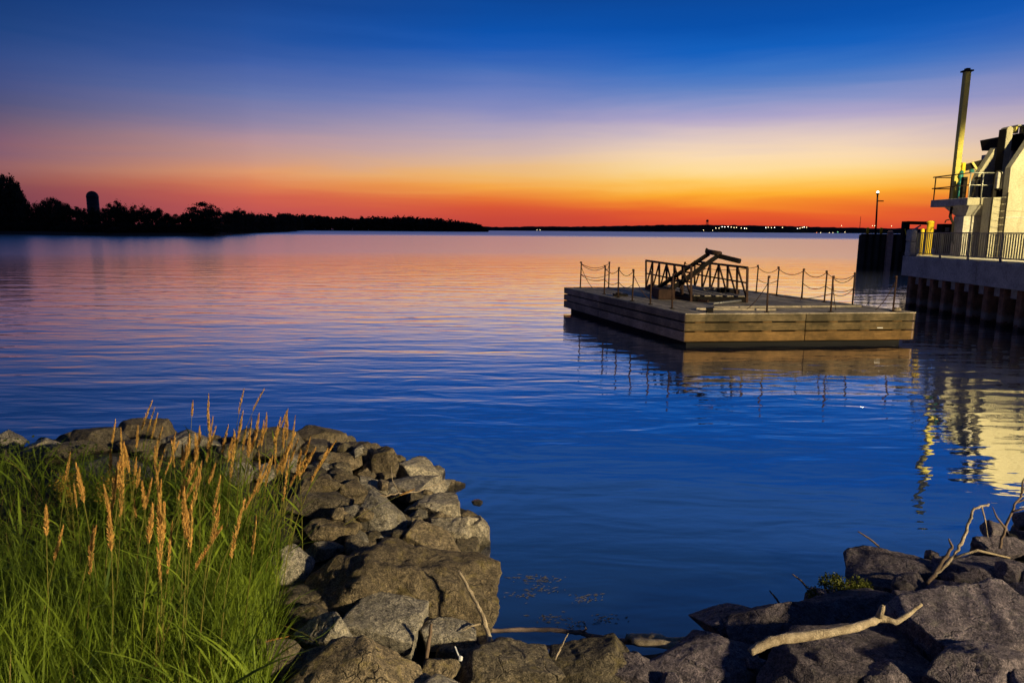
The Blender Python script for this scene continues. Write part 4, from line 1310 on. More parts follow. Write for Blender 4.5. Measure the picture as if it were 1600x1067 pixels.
ROCKS = [
    (-7.18, 9.47, 0.44, 0.37, 0.31, 0.31, 'r', 'grey stone at the far left edge by the water'),
    (-6.07, 7.9, 0.71, 0.2, 0.17, 0.27, 'r', 'small dark stone below the leftmost shore stone'),
    (-6.22, 8.75, 0.59, 0.43, 0.36, 0.26, 'r', 'pale stone half hidden by weeds at left shore'),
    (-5.53, 8.24, 0.68, 0.55, 0.46, 0.31, 'r', 'mossy round stone just left of the dark dome boulder'),
    (-5.68, 9.06, 0.59, 0.72, 0.61, 0.39, 'r', 'dark dome-shaped boulder on the left shore ridge'),
    (-5.58, 10.16, 0.37, 0.86, 0.72, 0.41, 'b', 'mossy brown block standing highest on the left ridge'),
    (-4.32, 7.05, 0.84, 0.92, 0.77, 0.44, 'r', 'broad grey boulder behind the orange grass plumes'),
    (-4.98, 8.82, 0.59, 0.61, 0.39, 0.25, 'r', 'dark stone wedged beneath the mossy ridge block'),
    (-4.34, 8.96, 0.59, 0.83, 0.54, 0.35, 'r', 'low grey boulder just right of the mossy ridge block'),
    (-3.55, 8.4, 0.64, 0.52, 0.44, 0.27, 'r', 'shaded stone behind the tallest grass plumes'),
    (-3.21, 8.76, 0.62, 0.83, 0.7, 0.49, 'r', 'large dark boulder at the right end of the plumes'),
    (-2.83, 9.77, 0.4, 0.75, 0.63, 0.37, 'r', 'rounded boulder topping the far end of the rock point'),
    (-2.72, 8.91, 0.5, 0.59, 0.5, 0.33, 'r', 'dark rounded stone in front of the far rounded boulder'),
    (-2.17, 8.94, 0.41, 0.72, 0.61, 0.37, 'b', 'flat topped slab on the far edge of the rock point'),
    (-2.33, 8.56, 0.47, 0.73, 0.47, 0.3, 'r', 'brown stone below the far flat topped slab'),
    (-1.65, 8.63, 0.39, 0.34, 0.29, 0.53, 'b', 'upright square block with dark shaded front near the water'),
    (-1.26, 8.91, 0.22, 0.65, 0.55, 0.34, 'r', 'pale capped boulder lying in the water at the far side'),
    (-1.16, 8.07, 0.28, 0.69, 0.58, 0.32, 'b', 'brown angular rock behind the pale capped water boulder'),
    (-2.27, 7.53, 0.55, 0.57, 0.48, 0.32, 'b', 'tilted brown slab beside the grass plumes'),
    (-2.0, 7.89, 0.45, 0.36, 0.3, 0.24, 'r', 'small squarish stone in the middle of the far pile'),
    (-1.88, 8.54, 0.34, 0.35, 0.29, 0.15, 'r', 'little stone under the upright square block'),
    (-1.66, 8.01, 0.36, 0.45, 0.38, 0.19, 'b', 'pale faced chip stone among the far pile'),
    (-2.08, 6.96, 0.53, 0.79, 0.39, 0.32, 'long', 'long dark stone lying across the pile near the grass'),
    (-1.89, 7.0, 0.46, 0.35, 0.3, 0.17, 'r', 'lichen speckled small stone on the long dark stone'),
    (-1.37, 6.9, 0.43, 0.63, 0.53, 0.45, 'b', 'long grey slab tilted down toward the water side'),
    (-1.83, 6.57, 0.44, 0.54, 0.35, 0.22, 'b', 'square lichen covered block above the huge boulder'),
    (-1.63, 6.81, 0.42, 0.39, 0.33, 0.26, 'r', 'cracked brown stone right of the square lichen block'),
    (-0.9, 7.65, 0.25, 0.64, 0.54, 0.29, 'b', 'brown wedge rock above the pale pointed rock'),
    (-0.6, 7.15, 0.21, 0.54, 0.46, 0.32, 'r', 'pale bleached rock beside the pointed tip rock'),
    (-0.41, 7.21, 0.16, 0.49, 0.41, 0.32, 'b', 'pointed pale rock with wet black base at the tip'),
    (-0.83, 6.62, 0.26, 0.64, 0.54, 0.39, 'b', 'lit brown slab with pale cut right edge'),
    (-1.49, 6.46, 0.35, 0.37, 0.24, 0.15, 'r', 'round cobble resting above the huge boulder'),
    (-1.33, 6.68, 0.33, 0.25, 0.21, 0.16, 'r', 'small grey cobble left of the lit brown slab'),
    (-1.15, 6.4, 0.28, 0.51, 0.33, 0.21, 'r', 'low stone tucked behind the huge boulder'),
    (-1.99, 5.75, 0.5, 0.4, 0.34, 0.41, 'r', 'rounded grey boulder at the edge of the green grass'),
    (-1.8, 6.26, 0.41, 0.38, 0.27, 0.16, 'r', 'pale grey topped stone on the huge boulder'),
    (-0.97, 5.57, 0.37, 1.69, 1.09, 0.7, 'r', 'huge long brown boulder across the middle of the pile'),
    (-0.33, 6.05, 0.07, 0.41, 0.35, 0.38, 'r', 'rounded right end boulder touching the dark cove water'),
    (-0.99, 5.02, 0.37, 0.6, 0.51, 0.38, 'c', 'cube shaped boulder with pale flat top'),
    (-1.37, 4.63, 0.49, 0.44, 0.37, 0.3, 'b', 'tilted slab leaning left of the cube boulder'),
    (-1.56, 4.96, 0.45, 0.37, 0.32, 0.25, 'r', 'dark stone behind the tilted slab'),
    (-1.01, 4.01, 0.62, 0.99, 0.64, 0.41, 'r', 'big rounded boulder at the bottom edge of the picture'),
    (-0.49, 5.03, 0.26, 0.46, 0.39, 0.32, 'b', 'warm brown triangular boulder right of the cube boulder'),
    (-0.52, 4.47, 0.37, 0.33, 0.28, 0.19, 'b', 'pointed stone at the bottom beside the white scrap'),
    (-0.02, 4.62, 0.3, 0.77, 0.5, 0.32, 'r', 'big dark boulder at the bottom between both rock banks'),
    (-1.77, 5.28, 0.43, 0.45, 0.34, 0.19, 'r', 'dark mossy stone in the shade behind the tilted slab'),
    (-1.56, 4.23, 0.62, 0.33, 0.28, 0.34, 'r', 'black shaded stone at the foot of the grass'),
    (0.68, 4.64, 0.28, 0.76, 0.49, 0.32, 'b', 'dark flat rock at the bottom under the root end'),
    (0.92, 4.56, 0.28, 0.55, 0.35, 0.23, 'r', 'shaded stone at the bottom middle edge'),
    (1.37, 4.63, 0.29, 1.04, 0.67, 0.26, 'long', 'long sloping purple grey slab left of the driftwood'),
    (1.97, 5.37, 0.16, 0.7, 0.56, 0.29, 'b', 'striated purple rock at the head of the cove'),
    (2.27, 5.17, 0.28, 0.96, 0.62, 0.4, 'r', 'broad rock behind the thick end of the driftwood'),
    (2.95, 5.96, 0.09, 0.37, 0.24, 0.15, 'r', 'small rock right under the green shrub'),
    (3.18, 5.78, 0.18, 0.53, 0.34, 0.22, 'b', 'angular rock with mossy ridge beside the green shrub'),
    (2.87, 5.31, 0.27, 0.95, 0.61, 0.24, 'long', 'long flat slab directly behind the driftwood branch'),
    (3.62, 5.9, 0.23, 0.64, 0.41, 0.26, 'r', 'dark hump rock right of the green shrub'),
    (3.53, 5.54, 0.27, 0.34, 0.29, 0.19, 'r', 'shaded stone above the thin end of the driftwood'),
    (3.98, 5.65, 0.32, 0.59, 0.49, 0.24, 'r', 'dark round topped rock in the middle of right bank'),
    (3.94, 6.41, 0.15, 1.26, 0.81, 0.31, 'long', 'long dark rock at the water behind the green shrub'),
    (4.58, 6.09, 0.29, 0.93, 0.46, 0.24, 'long', 'long ledge rock at the right edge above the round rock'),
    (5.24, 6.78, 0.22, 0.65, 0.42, 0.27, 'r', 'uppermost dark rock at the right edge'),
    (4.34, 5.53, 0.37, 0.49, 0.31, 0.2, 'r', 'low rock between ledge rock and the great right boulder'),
    (3.43, 4.58, 0.56, 1.11, 0.72, 0.46, 'c', 'great broad boulder beside the thin end of the driftwood'),
    (2.33, 4.42, 0.45, 1.21, 0.78, 0.3, 'long', 'large dark rock under the driftwood branch'),
    (2.58, 4.17, 0.52, 0.53, 0.34, 0.22, 'r', 'small rounded rock at the bottom below the driftwood'),
    (3.17, 4.08, 0.64, 0.83, 0.53, 0.34, 'r', 'big rock in the bottom right corner'),
    (1.78, 4.67, 0.28, 0.36, 0.25, 0.15, 'r', 'rock at the thick end of the driftwood'),
]

TILT = {'tilted slab leaning': (0.1, -0.55, 0.2), 'long grey slab tilted': (0.25, 0.5, -0.4), 'tilted brown slab': (0.2, -0.5, 0.3),
        'cube shaped': (0.20, 0.05, -0.12), 'pointed pale rock': (0, 0.32, 0.2), 'lit brown slab': (0.25, 0.35, -0.2), 'huge long': (0.22, 0.10, -0.10),
        'great broad': (0.1, -0.06, 0.1), 'long sloping purple': (0.2, -0.25, 0.3), 'long flat slab': (0.2, -0.15, 0.25)}
BVHS = []
for i, (x, y, z, W, D, Hh, kind, lab) in enumerate(ROCKS):
    big = W > 0.55
    tl = (0, 0, 0)
    for k_, v_ in TILT.items():
        if lab.startswith(k_):
            tl = v_
    me = rock_mesh(W * 1.06, max(D, 0.55 * W), Hh * 1.04, kind, 40 + i * 7, 6 if (W > 0.42 and y < 8.5) else 5, tl)
    if x > 0.45:
        mt = 'rock_skylit_purple' if 'dark' not in lab else 'rock_dark'
        if x > 1.2:
            mt = 'rock_skylit_purple'
    elif 'pale' in lab:
        mt = 'rock_pale' if 'top' not in lab or 'cube' not in lab else 'rock_grey'
    elif 'grey' in lab or 'cube' in lab:
        mt = 'rock_grey'
    elif 'dark' in lab or 'black' in lab or 'shaded' in lab:  # stones labelled shaded carry their shade as a darker stone colour
        mt = 'rock_dark'
    else:
        mt = 'rock_brown'
    if lab.startswith('upright square') or lab.startswith('pointed pale') or lab.startswith('lit brown'):
        mt = 'rock_brown' if 'pale rock' not in lab else 'rock_pale'
    me.materials.append(MATS[mt])
    o = link('boulder', me, None, None, (x, y, z))
    BVHS.append(BVHTree.FromPolygons([(v_.co.x + x, v_.co.y + y, v_.co.z + z) for v_ in me.vertices], [tuple(p_.vertices) for p_ in me.polygons]))
    tag(o, lab, 'boulder' if W > 0.4 else 'stone', 'boulders of the right bank' if x > 0.45 else 'boulders of the left rock point')

# smaller stones filling the gaps
fill_kinds = [rock_mesh(1, 0.85, 0.7, 'b' if k % 2 else 'r', 900 + k, 4) for k in range(10)]
for k, me in enumerate(fill_kinds):
    me.materials.append(MATS[('rock_brown', 'rock_dark', 'rock_grey', 'rock_brown', 'rock_dark')[k % 5]])
fill_right = []
for me in fill_kinds:
    m2 = me.copy()
    m2.materials.clear()
    m2.materials.append(MATS['rock_skylit_purple'])
    fill_right.append(m2)
rg = np.random.default_rng(77)
cnt = 0
for tr_ in range(4000):
    if cnt >= 190:
        break
    if rg.uniform() < 0.62:
        x, y = rg.uniform(-3.6, -0.2), rg.uniform(3.6, 10.2)
        if x < -1.35 - 0.13 * (y - 3.5) - (0.15 if y < 7 else 0) and y < 7.6:
            continue
    elif rg.uniform() < 0.3:
        x, y = rg.uniform(-8.5, -2.5), rg.uniform(8.2, 10.6)
    else:
        x, y = rg.uniform(-0.2, 7.5), rg.uniform(3.4, 8.6)
    d = float(sdist(np.array([x]), np.array([y]))[0])
    if d < -0.12 or d > 3.2:
        continue
    z = float(ter(x, y)[0])
    s = rg.uniform(0.16, 0.42)
    o = bpy.data.objects.new('filler_stone', (fill_right if x > 0.4 else fill_kinds)[int(rg.integers(10))])
    col.objects.link(o)
    o.location = (x, y, z + 0.05 * s)
    o.scale = (s, s * rg.uniform(0.8, 1.2), s * rg.uniform(0.8, 1.1))
    o.rotation_euler = (rg.uniform(-.4, .4), rg.uniform(-.4, .4), rg.uniform(0, 6.28))
    if x > 0.4:
        tag(o, 'small purple grey stone filling a gap between the right bank boulders', 'stone', 'filler stones of the right bank')
    else:
        tag(o, 'small brown stone filling a gap between the left rock point boulders', 'stone', 'filler stones of the left rock point')
    cnt += 1

# cobbles lodged on and between the boulders
rg = np.random.default_rng(123)
cnt = 0
for tr_ in range(3000):
    if cnt >= 46:
        break
    if rg.uniform() < 0.75:
        x, y = rg.uniform(-2.6, -0.4), rg.uniform(5.9, 9.4)
        if x < -1.75 - 0.25 * (y - 5.5) or x > -0.75 + 0.1 * (7 - y) - 0.25 * max(0, y - 7.2):
            continue
    else:
        x, y = rg.uniform(0.8, 5.2), rg.uniform(4.2, 6.6)
    hz = []
    for bv in BVHS:
        r_ = bv.ray_cast(Vector((x, y, 5)), Vector((0, 0, -1)))
        if r_[0] is not None:
            hz.append((r_[0].z, r_[1].z))
    if not hz:
        continue
    z, nzz = max(hz)
    # lodge only where the ground dips between neighbours
    ring = []
    for a in range(8):
        best = -1
        for bv in BVHS:
            r_ = bv.ray_cast(Vector((x + 0.2 * math.cos(a * .785), y + 0.2 * math.sin(a * .785), 5)), Vector((0, 0, -1)))
            if r_[0] is not None:
                best = max(best, r_[0].z)
        ring.append(best)
    if sum(q > z + 0.01 for q in ring) < 4 or z < 0.03:
        continue
    s = rg.uniform(0.10, 0.24)
    o = bpy.data.objects.new('cobble', (fill_right if x > 0.4 else fill_kinds)[int(rg.integers(10))])
    col.objects.link(o)
    o.location = (x, y, z + 0.16 * s)
    o.scale = (s, s * rg.uniform(0.8, 1.2), s * rg.uniform(0.8, 1.2))
    o.rotation_euler = (rg.uniform(-.5, .5), rg.uniform(-.5, .5), rg.uniform(0, 6.28))
    if x > 0.4:
        tag(o, 'small purple grey stone filling a gap between the right bank boulders', 'stone', 'filler stones of the right bank')
    else:
        tag(o, 'small brown stone filling a gap between the left rock point boulders', 'stone', 'filler stones of the left rock point')
    cnt += 1
print('cobbles', cnt)

# ------------------------------------------------------------------ driftwood, roots, twigs
def limb(name, pts, rads, material, label, cat, wob=0.0, seed=1, n=10, extra=(), sub=6):
    rr = random.Random(seed)
    P = [Vector(p) for p in pts]
    out, ro = [], []
    for i in range(len(P) - 1):
        a0, a1 = P[max(i - 1, 0)], P[i]
        b0, b1 = P[i + 1], P[min(i + 2, len(P) - 1)]
        for k in range(sub):
            f = k / sub
            q = 0.5 * ((2 * a1) + (b0 - a0) * f + (2 * a0 - 5 * a1 + 4 * b0 - b1) * f * f + (3 * a1 - a0 - 3 * b0 + b1) * f ** 3)
            q = q + Vector((rr.uniform(-wob, wob), rr.uniform(-wob, wob), rr.uniform(-wob, wob)))
            out.append(q)
            ro.append((rads[i] + (rads[i + 1] - rads[i]) * f) * rr.uniform(0.9, 1.12))
    out.append(P[-1])
    ro.append(rads[-1])
    t_ = thing(name, P[0], label, cat)
    MB().tube(out, ro, n).build('stem', material, t_, True)
    for ep_, er in extra:
        MB().tube(ep_, er, 7).build('side_twig', material, t_, True)
    return t_


limb('driftwood_branch', [(1.66, 4.30, .64), (1.82, 4.34, .70), (2.08, 4.39, .71), (2.42, 4.44, .74), (2.69, 4.55, .75), (2.80, 4.53, .745), (3.01, 4.61, .83)],
     [0.028, 0.036, 0.031, 0.029, 0.026, 0.020, 0.011], 'driftwood', 'bleached pale driftwood branch lying on the right bank rocks', 'branch', 0.004, 2, 12,
     [([(2.66, 4.53, .77), (2.69, 4.55, .83), (2.70, 4.56, .85)], [0.025, 0.02, 0.014])])
limb('stick', [(-0.42, 5.27, .72), (-0.33, 5.18, .60), (-0.24, 5.05, .50), (-0.17, 4.95, .38), (-0.15, 4.82, .33)], [0.010, 0.014, 0.016, 0.02, 0.014],
     'driftwood', 'thin pale stick leaning down the rocks to the cove', 'stick', 0.006, 3, 8,
     [([(-0.2, 5.0, .42), (-0.3, 4.95, .42), (-0.37, 4.9, .41)], [0.009, 0.007, 0.004])])
limb('root', [(-0.42, 5.32, .16), (-0.13, 5.37, .12), (0.3, 5.45, .08), (0.58, 5.42, .08), (0.73, 5.32, .1), (1.07, 5.13, .17), (1.32, 4.98, .27)], [0.016, 0.018, 0.019, 0.02, 0.022, 0.026, 0.03],
     'root_bark', 'long brown root lying across the water of the cove', 'root', 0.006, 4, 8,
     [([(0.62, 5.4, .09), (0.66, 5.34, .16), (0.64, 5.3, .2)], [0.01, 0.007, 0.004])])
limb('root', [(0.95, 5.12, .22), (1.12, 5.02, .28), (1.3, 4.95, .30), (1.5, 4.93, .34)], [0.03, 0.04, 0.034, 0.026], 'driftwood', 'short thick pale root at the head of the cove', 'root', 0.008, 5, 9)
limb('root', [(0.98, 4.95, .30), (1.2, 4.86, .33), (1.42, 4.82, .34)], [0.03, 0.034, 0.022], 'driftwood', 'lower pale root stub beneath the thick root', 'root', 0.006, 6, 9)
limb('twig', [(0.33, 4.42, .50), (0.37, 4.5, .53), (0.40, 4.52, .58), (0.43, 4.55, .62)], [0.007, 0.007, 0.005, 0.003], 'driftwood', 'short pale twig sticking up beside the big dark bottom boulder', 'twig', 0.003, 7, 7)
limb('stick', [(-0.62, 4.62, .30), (-0.60, 4.68, .45), (-0.585, 4.72, .58)], [0.016, 0.015, 0.010], 'dead_twig', 'dark stick wedged upright against the cube boulder', 'stick', 0.003, 8, 7)
limb('dead_branch', [(3.85, 5.75, .45), (4.12, 5.95, .52), (4.30, 6.1, .62), (4.40, 6.17, .78), (4.44, 6.2, .88), (4.62, 6.25, .93)], [0.011, 0.013, 0.015, 0.013, 0.011, 0.010],
     'driftwood', 'crooked dead branch bending up above the right bank', 'branch', 0.008, 9, 9,
     [([(4.54, 6.23, .91), (4.57, 6.2, .78), (4.6, 6.18, .62)], [0.008, 0.006, 0.004]), ([(4.12, 5.95, .52), (4.35, 5.95, .60), (4.62, 5.9, .55)], [0.012, 0.012, 0.008])])
limb('dead_branch', [(3.75, 5.7, .40), (3.95, 5.85, .5), (4.1, 5.95, .62), (4.08, 5.97, .70)], [0.016, 0.018, 0.014, 0.006], 'dead_twig', 'short dark dead branch left of the crooked branch', 'branch', 0.008, 10, 8)
limb('dead_shrub', [(5.05, 6.6, .3), (5.12, 6.65, .5), (5.2, 6.7, .66), (5.36, 6.8, .82), (5.5, 6.9, .98)], [0.015, 0.014, 0.012, 0.010, 0.007], 'dead_twig',
     'dark leafless shrub at the right edge by the water', 'shrub', 0.01, 11, 8,
     [([(5.12, 6.65, .5), (5.02, 6.66, .62), (4.98, 6.68, .72)], [0.012, 0.009, 0.004]), ([(5.2, 6.7, .66), (5.34, 6.7, .70), (5.5, 6.75, .74)], [0.012, 0.009, 0.005]),
      ([(5.36, 6.8, .82), (5.35, 6.8, .95), (5.4, 6.8, 1.06)], [0.01, 0.008, 0.004]), ([(5.28, 6.75, .74), (5.45, 6.8, .78), (5.62, 6.85, .90)], [0.01, 0.008, 0.004])])
for i, (a, b, lab) in enumerate((((2.62, 5.75, .12), (2.98, 5.95, .10), 'dark thin stick over the water left of the green shrub'), ((3.75, 6.5, .36), (3.58, 6.62, .47), 'thin twig poking over the long dark rock'),
                                 ((2.5, 5.75, .10), (2.40, 5.85, .24), 'thin pale reed standing in the cove water'), ((2.85, 6.05, .15), (2.72, 6.12, .26), 'little twig above the green shrub water side'))):
    limb('twig', [a, ((a[0] + b[0]) / 2, (a[1] + b[1]) / 2, (a[2] + b[2]) / 2 + .01), b], [0.010, 0.009, 0.005], 'dead_twig', lab, 'twig', 0.002, 20 + i, 6)
limb('dry_stem', [(-1.55, 7.0, .62), (-1.3, 7.05, .66), (-1.05, 7.25, .62), (-0.75, 7.45, .66)], [0.008, 0.009, 0.008, 0.004], 'driftwood', 'thin dry stem lying across the middle of the rock point', 'stem', 0.01, 30, 6,
     [([(-1.2, 7.1, .64), (-1.3, 7.2, .76), (-1.32, 7.25, .9)], [0.006, 0.005, 0.003])])

# white scrap between the bottom stones
ws = thing('litter_scrap', (-0.36, 4.35, .42), 'small white scrap between the bottom stones', 'litter')
MB().box((-0.355, 4.36, .515), (-0.325, 4.39, .55)).build('scrap_end', 'white_plastic', ws, bevel=0.008)
MB().beam((-0.35, 4.39, .53), (-0.385, 4.47, .56), 0.009, 0.006).build('scrap_strip', 'white_plastic', ws)

# floating scum on the cove
rg = np.random.default_rng(5)
sv = MB()
cl = [(0.15, 6.5), (0.35, 6.45), (0.28, 6.25), (0.75, 6.1), (0.4, 5.75), (0.9, 5.75), (0.6, 5.65), (0.1, 6.15)]
for k in range(240):
    cx_, cy_ = cl[int(rg.integers(len(cl)))]
    x, y = cx_ + rg.normal() * 0.09, cy_ + rg.normal() * 0.05
    L = rg.uniform(0.008, 0.035)
    a = rg.normal() * 0.5
    ww = rg.uniform(0.003, 0.007)
    dx, dy = math.cos(a) * L, math.sin(a) * L
    sv.add([(x - dx, y - dy, .004), (x + dy / L * ww, y - dx / L * ww, .004), (x + dx, y + dy, .004), (x - dy / L * ww, y + dx / L * ww, .007)], [(0, 1, 2, 3)])
tag(sv.build('floating_scum', 'float_scum'), 'pale flecks of scum floating on the dark cove water', 'scum', kind='stuff')

# ------------------------------------------------------------------ green shrub on the right bank
gs = thing('green_shrub', (2.95, 5.75, .2), 'small mossy green shrub among the right bank rocks', 'shrub')
rg = np.random.default_rng(9)
pts = []
for k in range(20):
    c = np.array([2.95 + rg.normal() * 0.12, 5.74 + rg.normal() * 0.07, 0.28 + rg.uniform(0, 0.13)])
    if k > 13:
        c = np.array([3.22 + rg.normal() * 0.05, 5.8 + rg.normal() * 0.04, 0.28 + rg.uniform(0, 0.05)])
    n = 110
    dv = rg.normal(size=(n, 3))
    dv /= np.linalg.norm(dv, axis=1)[:, None]
    pts.append(c + dv * 0.06 * rg.uniform(0.3, 1.1, n)[:, None])
vs, fs = leaf_quads(np.concatenate(pts) - np.array([2.95, 5.75, .2]), 0.012, rg)
quads_obj('leaves', vs, fs, 'moss_shrub', gs)
for k in range(5):
    a = k * 1.25
    MB().tube([(2.95, 5.75, .16), (2.95 + .06 * math.cos(a), 5.75 + .05 * math.sin(a), .27), (2.95 + .14 * math.cos(a), 5.75 + .09 * math.sin(a), .37)], [0.008, 0.006, 0.003], 6).build('branch', 'dead_twig', gs)

# ------------------------------------------------------------------ tall grass on the left bank
def blades(rg, base, length, width, lean, az, curve, seg=5, wmid=0.6):
    """arrays -> ribbon verts/faces"""
    n = len(base)
    tt = np.linspace(0, 1, seg + 1)
    d = np.stack([np.cos(az), np.sin(az)], 1)
    vs = np.zeros((n, seg + 1, 2, 3))
    side = np.stack([-np.sin(az + rg.uniform(-1, 1, n)), np.cos(az + rg.uniform(-1, 1, n)), np.zeros(n)], 1)
    for k, q in enumerate(tt):
        th = lean + curve * q
        hx = length * (np.sin(lean + curve * q * 0.5) * q)
        hz = length * (np.cos(lean + curve * q * 0.5) * q)
        c = base.copy()
        c[:, 0] += d[:, 0] * hx
        c[:, 1] += d[:, 1] * hx
        c[:, 2] += hz
        wd = width * (1 - q) ** 0.6 * (0.55 + 0.45 * min(1, q / 0.25)) if q < 1 else width * 0.02
        wd = np.asarray(wd).reshape(-1, 1)
        vs[:, k, 0] = c - side * wd / 2
        vs[:, k, 1] = c + side * wd / 2
    vs = vs.reshape(-1, 3)
    b = (np.arange(n) * (seg + 1) * 2)[:, None]
    fs = []
    for k in range(seg):
        fs.append(np.concatenate([b + 2 * k, b + 2 * k + 1, b + 2 * k + 3, b + 2 * k + 2], 1))
    return vs, np.concatenate(fs)


GP = [(-1.25, 3.0), (-1.65, 4.4), (-1.95, 5.4), (-2.35, 6.4), (-3.1, 7.0), (-3.9, 6.8), (-5.2, 6.9), (-9, 6.9), (-9, 2.6), (-1.2, 2.6)]


def in_poly(x, y, poly):
    c = np.zeros(x.shape, bool)
    for i in range(len(poly)):
        (x1, y1), (x2, y2) = poly[i], poly[(i + 1) % len(poly)]
        if y1 == y2:
            continue
        c ^= ((y1 > y) != (y2 > y)) & (x < (x2 - x1) * (y - y1) / (y2 - y1) + x1)
    return c


rg = np.random.default_rng(31)


def scatter(n, poly, clump, dens=None):
    xs, ys = [], []
    while len(xs) < n:
        x = rg.uniform(-9, -1.1, 4000)
        y = rg.uniform(2.6, 8.4, 4000)
        k = in_poly(x, y, poly)
        nz = vnoise(np.stack([x * clump, y * clump, x * 0], 1), 5) * 0.5 + 0.5
        k &= rg.uniform(0, 1, 4000) < nz ** 2.2 * 1.3 + 0.04
        if dens is not None:
            k &= rg.uniform(0, 1, 4000) < dens(x, y)
        xs += x[k].tolist()
        ys += y[k].tolist()
    x, y = np.array(xs[:n]), np.array(ys[:n])
    return x, y


def main_dens(x, y):
    # thick clump right of centre, thinner weeds to the left and rear
    return np.clip(1.15 - 0.22 * np.abs(x + 2.3) , 0.18, 1) * np.clip((8.6 - y) / 2.2, 0.12, 1)


n = 15000
x, y = scatter(n, GP, 2.2, main_dens)
base = np.stack([x, y, ter(x, y) - 0.03], 1)
ln = rg.uniform(0.28, 0.72, n) * np.clip(1.1 - 0.05 * np.abs(x + 2.4), .7, 1.1)
vs, fs = blades(rg, base, ln, rg.uniform(0.005, 0.011, n), rg.uniform(0.02, 0.30, n), rg.uniform(0, 6.28, n), rg.uniform(0.1, 1.1, n))
go = quads_obj('tall_grass', vs, fs, 'grass')
tag(go, 'dense tall green grass covering the left bank', 'grass', kind='stuff')
n = 2300
x, y = scatter(n, GP, 1.6, main_dens)
base = np.stack([x, y, ter(x, y) + rg.uniform(0.1, 0.45, n)], 1)
vs, fs = blades(rg, base, rg.uniform(0.24, 0.50, n), rg.uniform(0.012, 0.022, n), rg.uniform(0.35, 1.1, n), rg.uniform(0, 6.28, n), rg.uniform(0.2, 0.9, n))
tag(quads_obj('reed_leaves', vs, fs, 'grass'), 'broad arching reed leaves among the tall grass', 'reed', kind='stuff')
n = 1500
x, y = scatter(n, GP, 1.3)
base = np.stack([x, y, ter(x, y) - 0.02], 1)
vs, fs = blades(rg, base, rg.uniform(0.25, 0.75, n), rg.uniform(0.004, 0.009, n), rg.uniform(0.1, 0.8, n), rg.uniform(0, 6.28, n), rg.uniform(0.2, 1.6, n))
tag(quads_obj('dry_grass', vs, fs, 'dry_blade'), 'dry yellow blades mixed into the green grass', 'grass', kind='stuff')
# low broad-leaved weeds at the far left
WP = [(-2.9, 2.6), (-3.0, 6.5), (-4.0, 8.1), (-7.5, 8.9), (-9, 8.5), (-9, 2.6)]
n = 260
x, y = scatter(n, WP, 0.9)
cs = []
for a, b in zip(x, y):
    z0 = float(ter(a, b)[0])
    hh = rg.uniform(0.2, 0.6) * (0.45 if b > 7.3 else 1)
    m_ = 34
    q = np.stack([a + rg.normal(size=m_) * 0.10, b + rg.normal(size=m_) * 0.10, z0 + hh * np.sqrt(rg.uniform(0.02, 1, m_))], 1)
    cs.append(q)
vs, fs = leaf_quads(np.concatenate(cs), 0.022, rg)
tag(quads_obj('leafy_weeds', vs, fs, 'weed'), 'dark leafy weeds growing at the far left of the bank', 'weeds', kind='stuff')

# goldenrod plants
for i, (x, y, lab) in enumerate(((-3.75, 5.5, 'goldenrod plant with brownish yellow flower tuft at the left edge'), (-3.45, 5.75, 'smaller goldenrod plant right of the left edge goldenrod'))):
    z0 = float(ter(x, y)[0])
    gd = thing('goldenrod', (x, y, z0), lab, 'plant')
    cc = []
    for k in range(9):
        a, rr_ = rg.uniform(0, 6.28), rg.uniform(0.02, 0.16)
        hh = rg.uniform(0.55, 0.72)
        MB().tube([(x, y, z0), (x + rr_ * .5 * math.cos(a), y + rr_ * .5 * math.sin(a), z0 + hh * .6), (x + rr_ * math.cos(a), y + rr_ * math.sin(a), z0 + hh)], [0.005, 0.004, 0.002], 5).build('stem', 'stalk_green', gd)
        cc.append(np.array([rr_ * math.cos(a), rr_ * math.sin(a), hh]) + rg.normal(size=(50, 3)) * np.array([0.03, 0.03, 0.05]))
    vs, fs = leaf_quads(np.concatenate(cc), 0.009, rg)
    tag(quads_obj('flower_tuft', vs, fs, 'goldenrod', gd), kind='stuff')

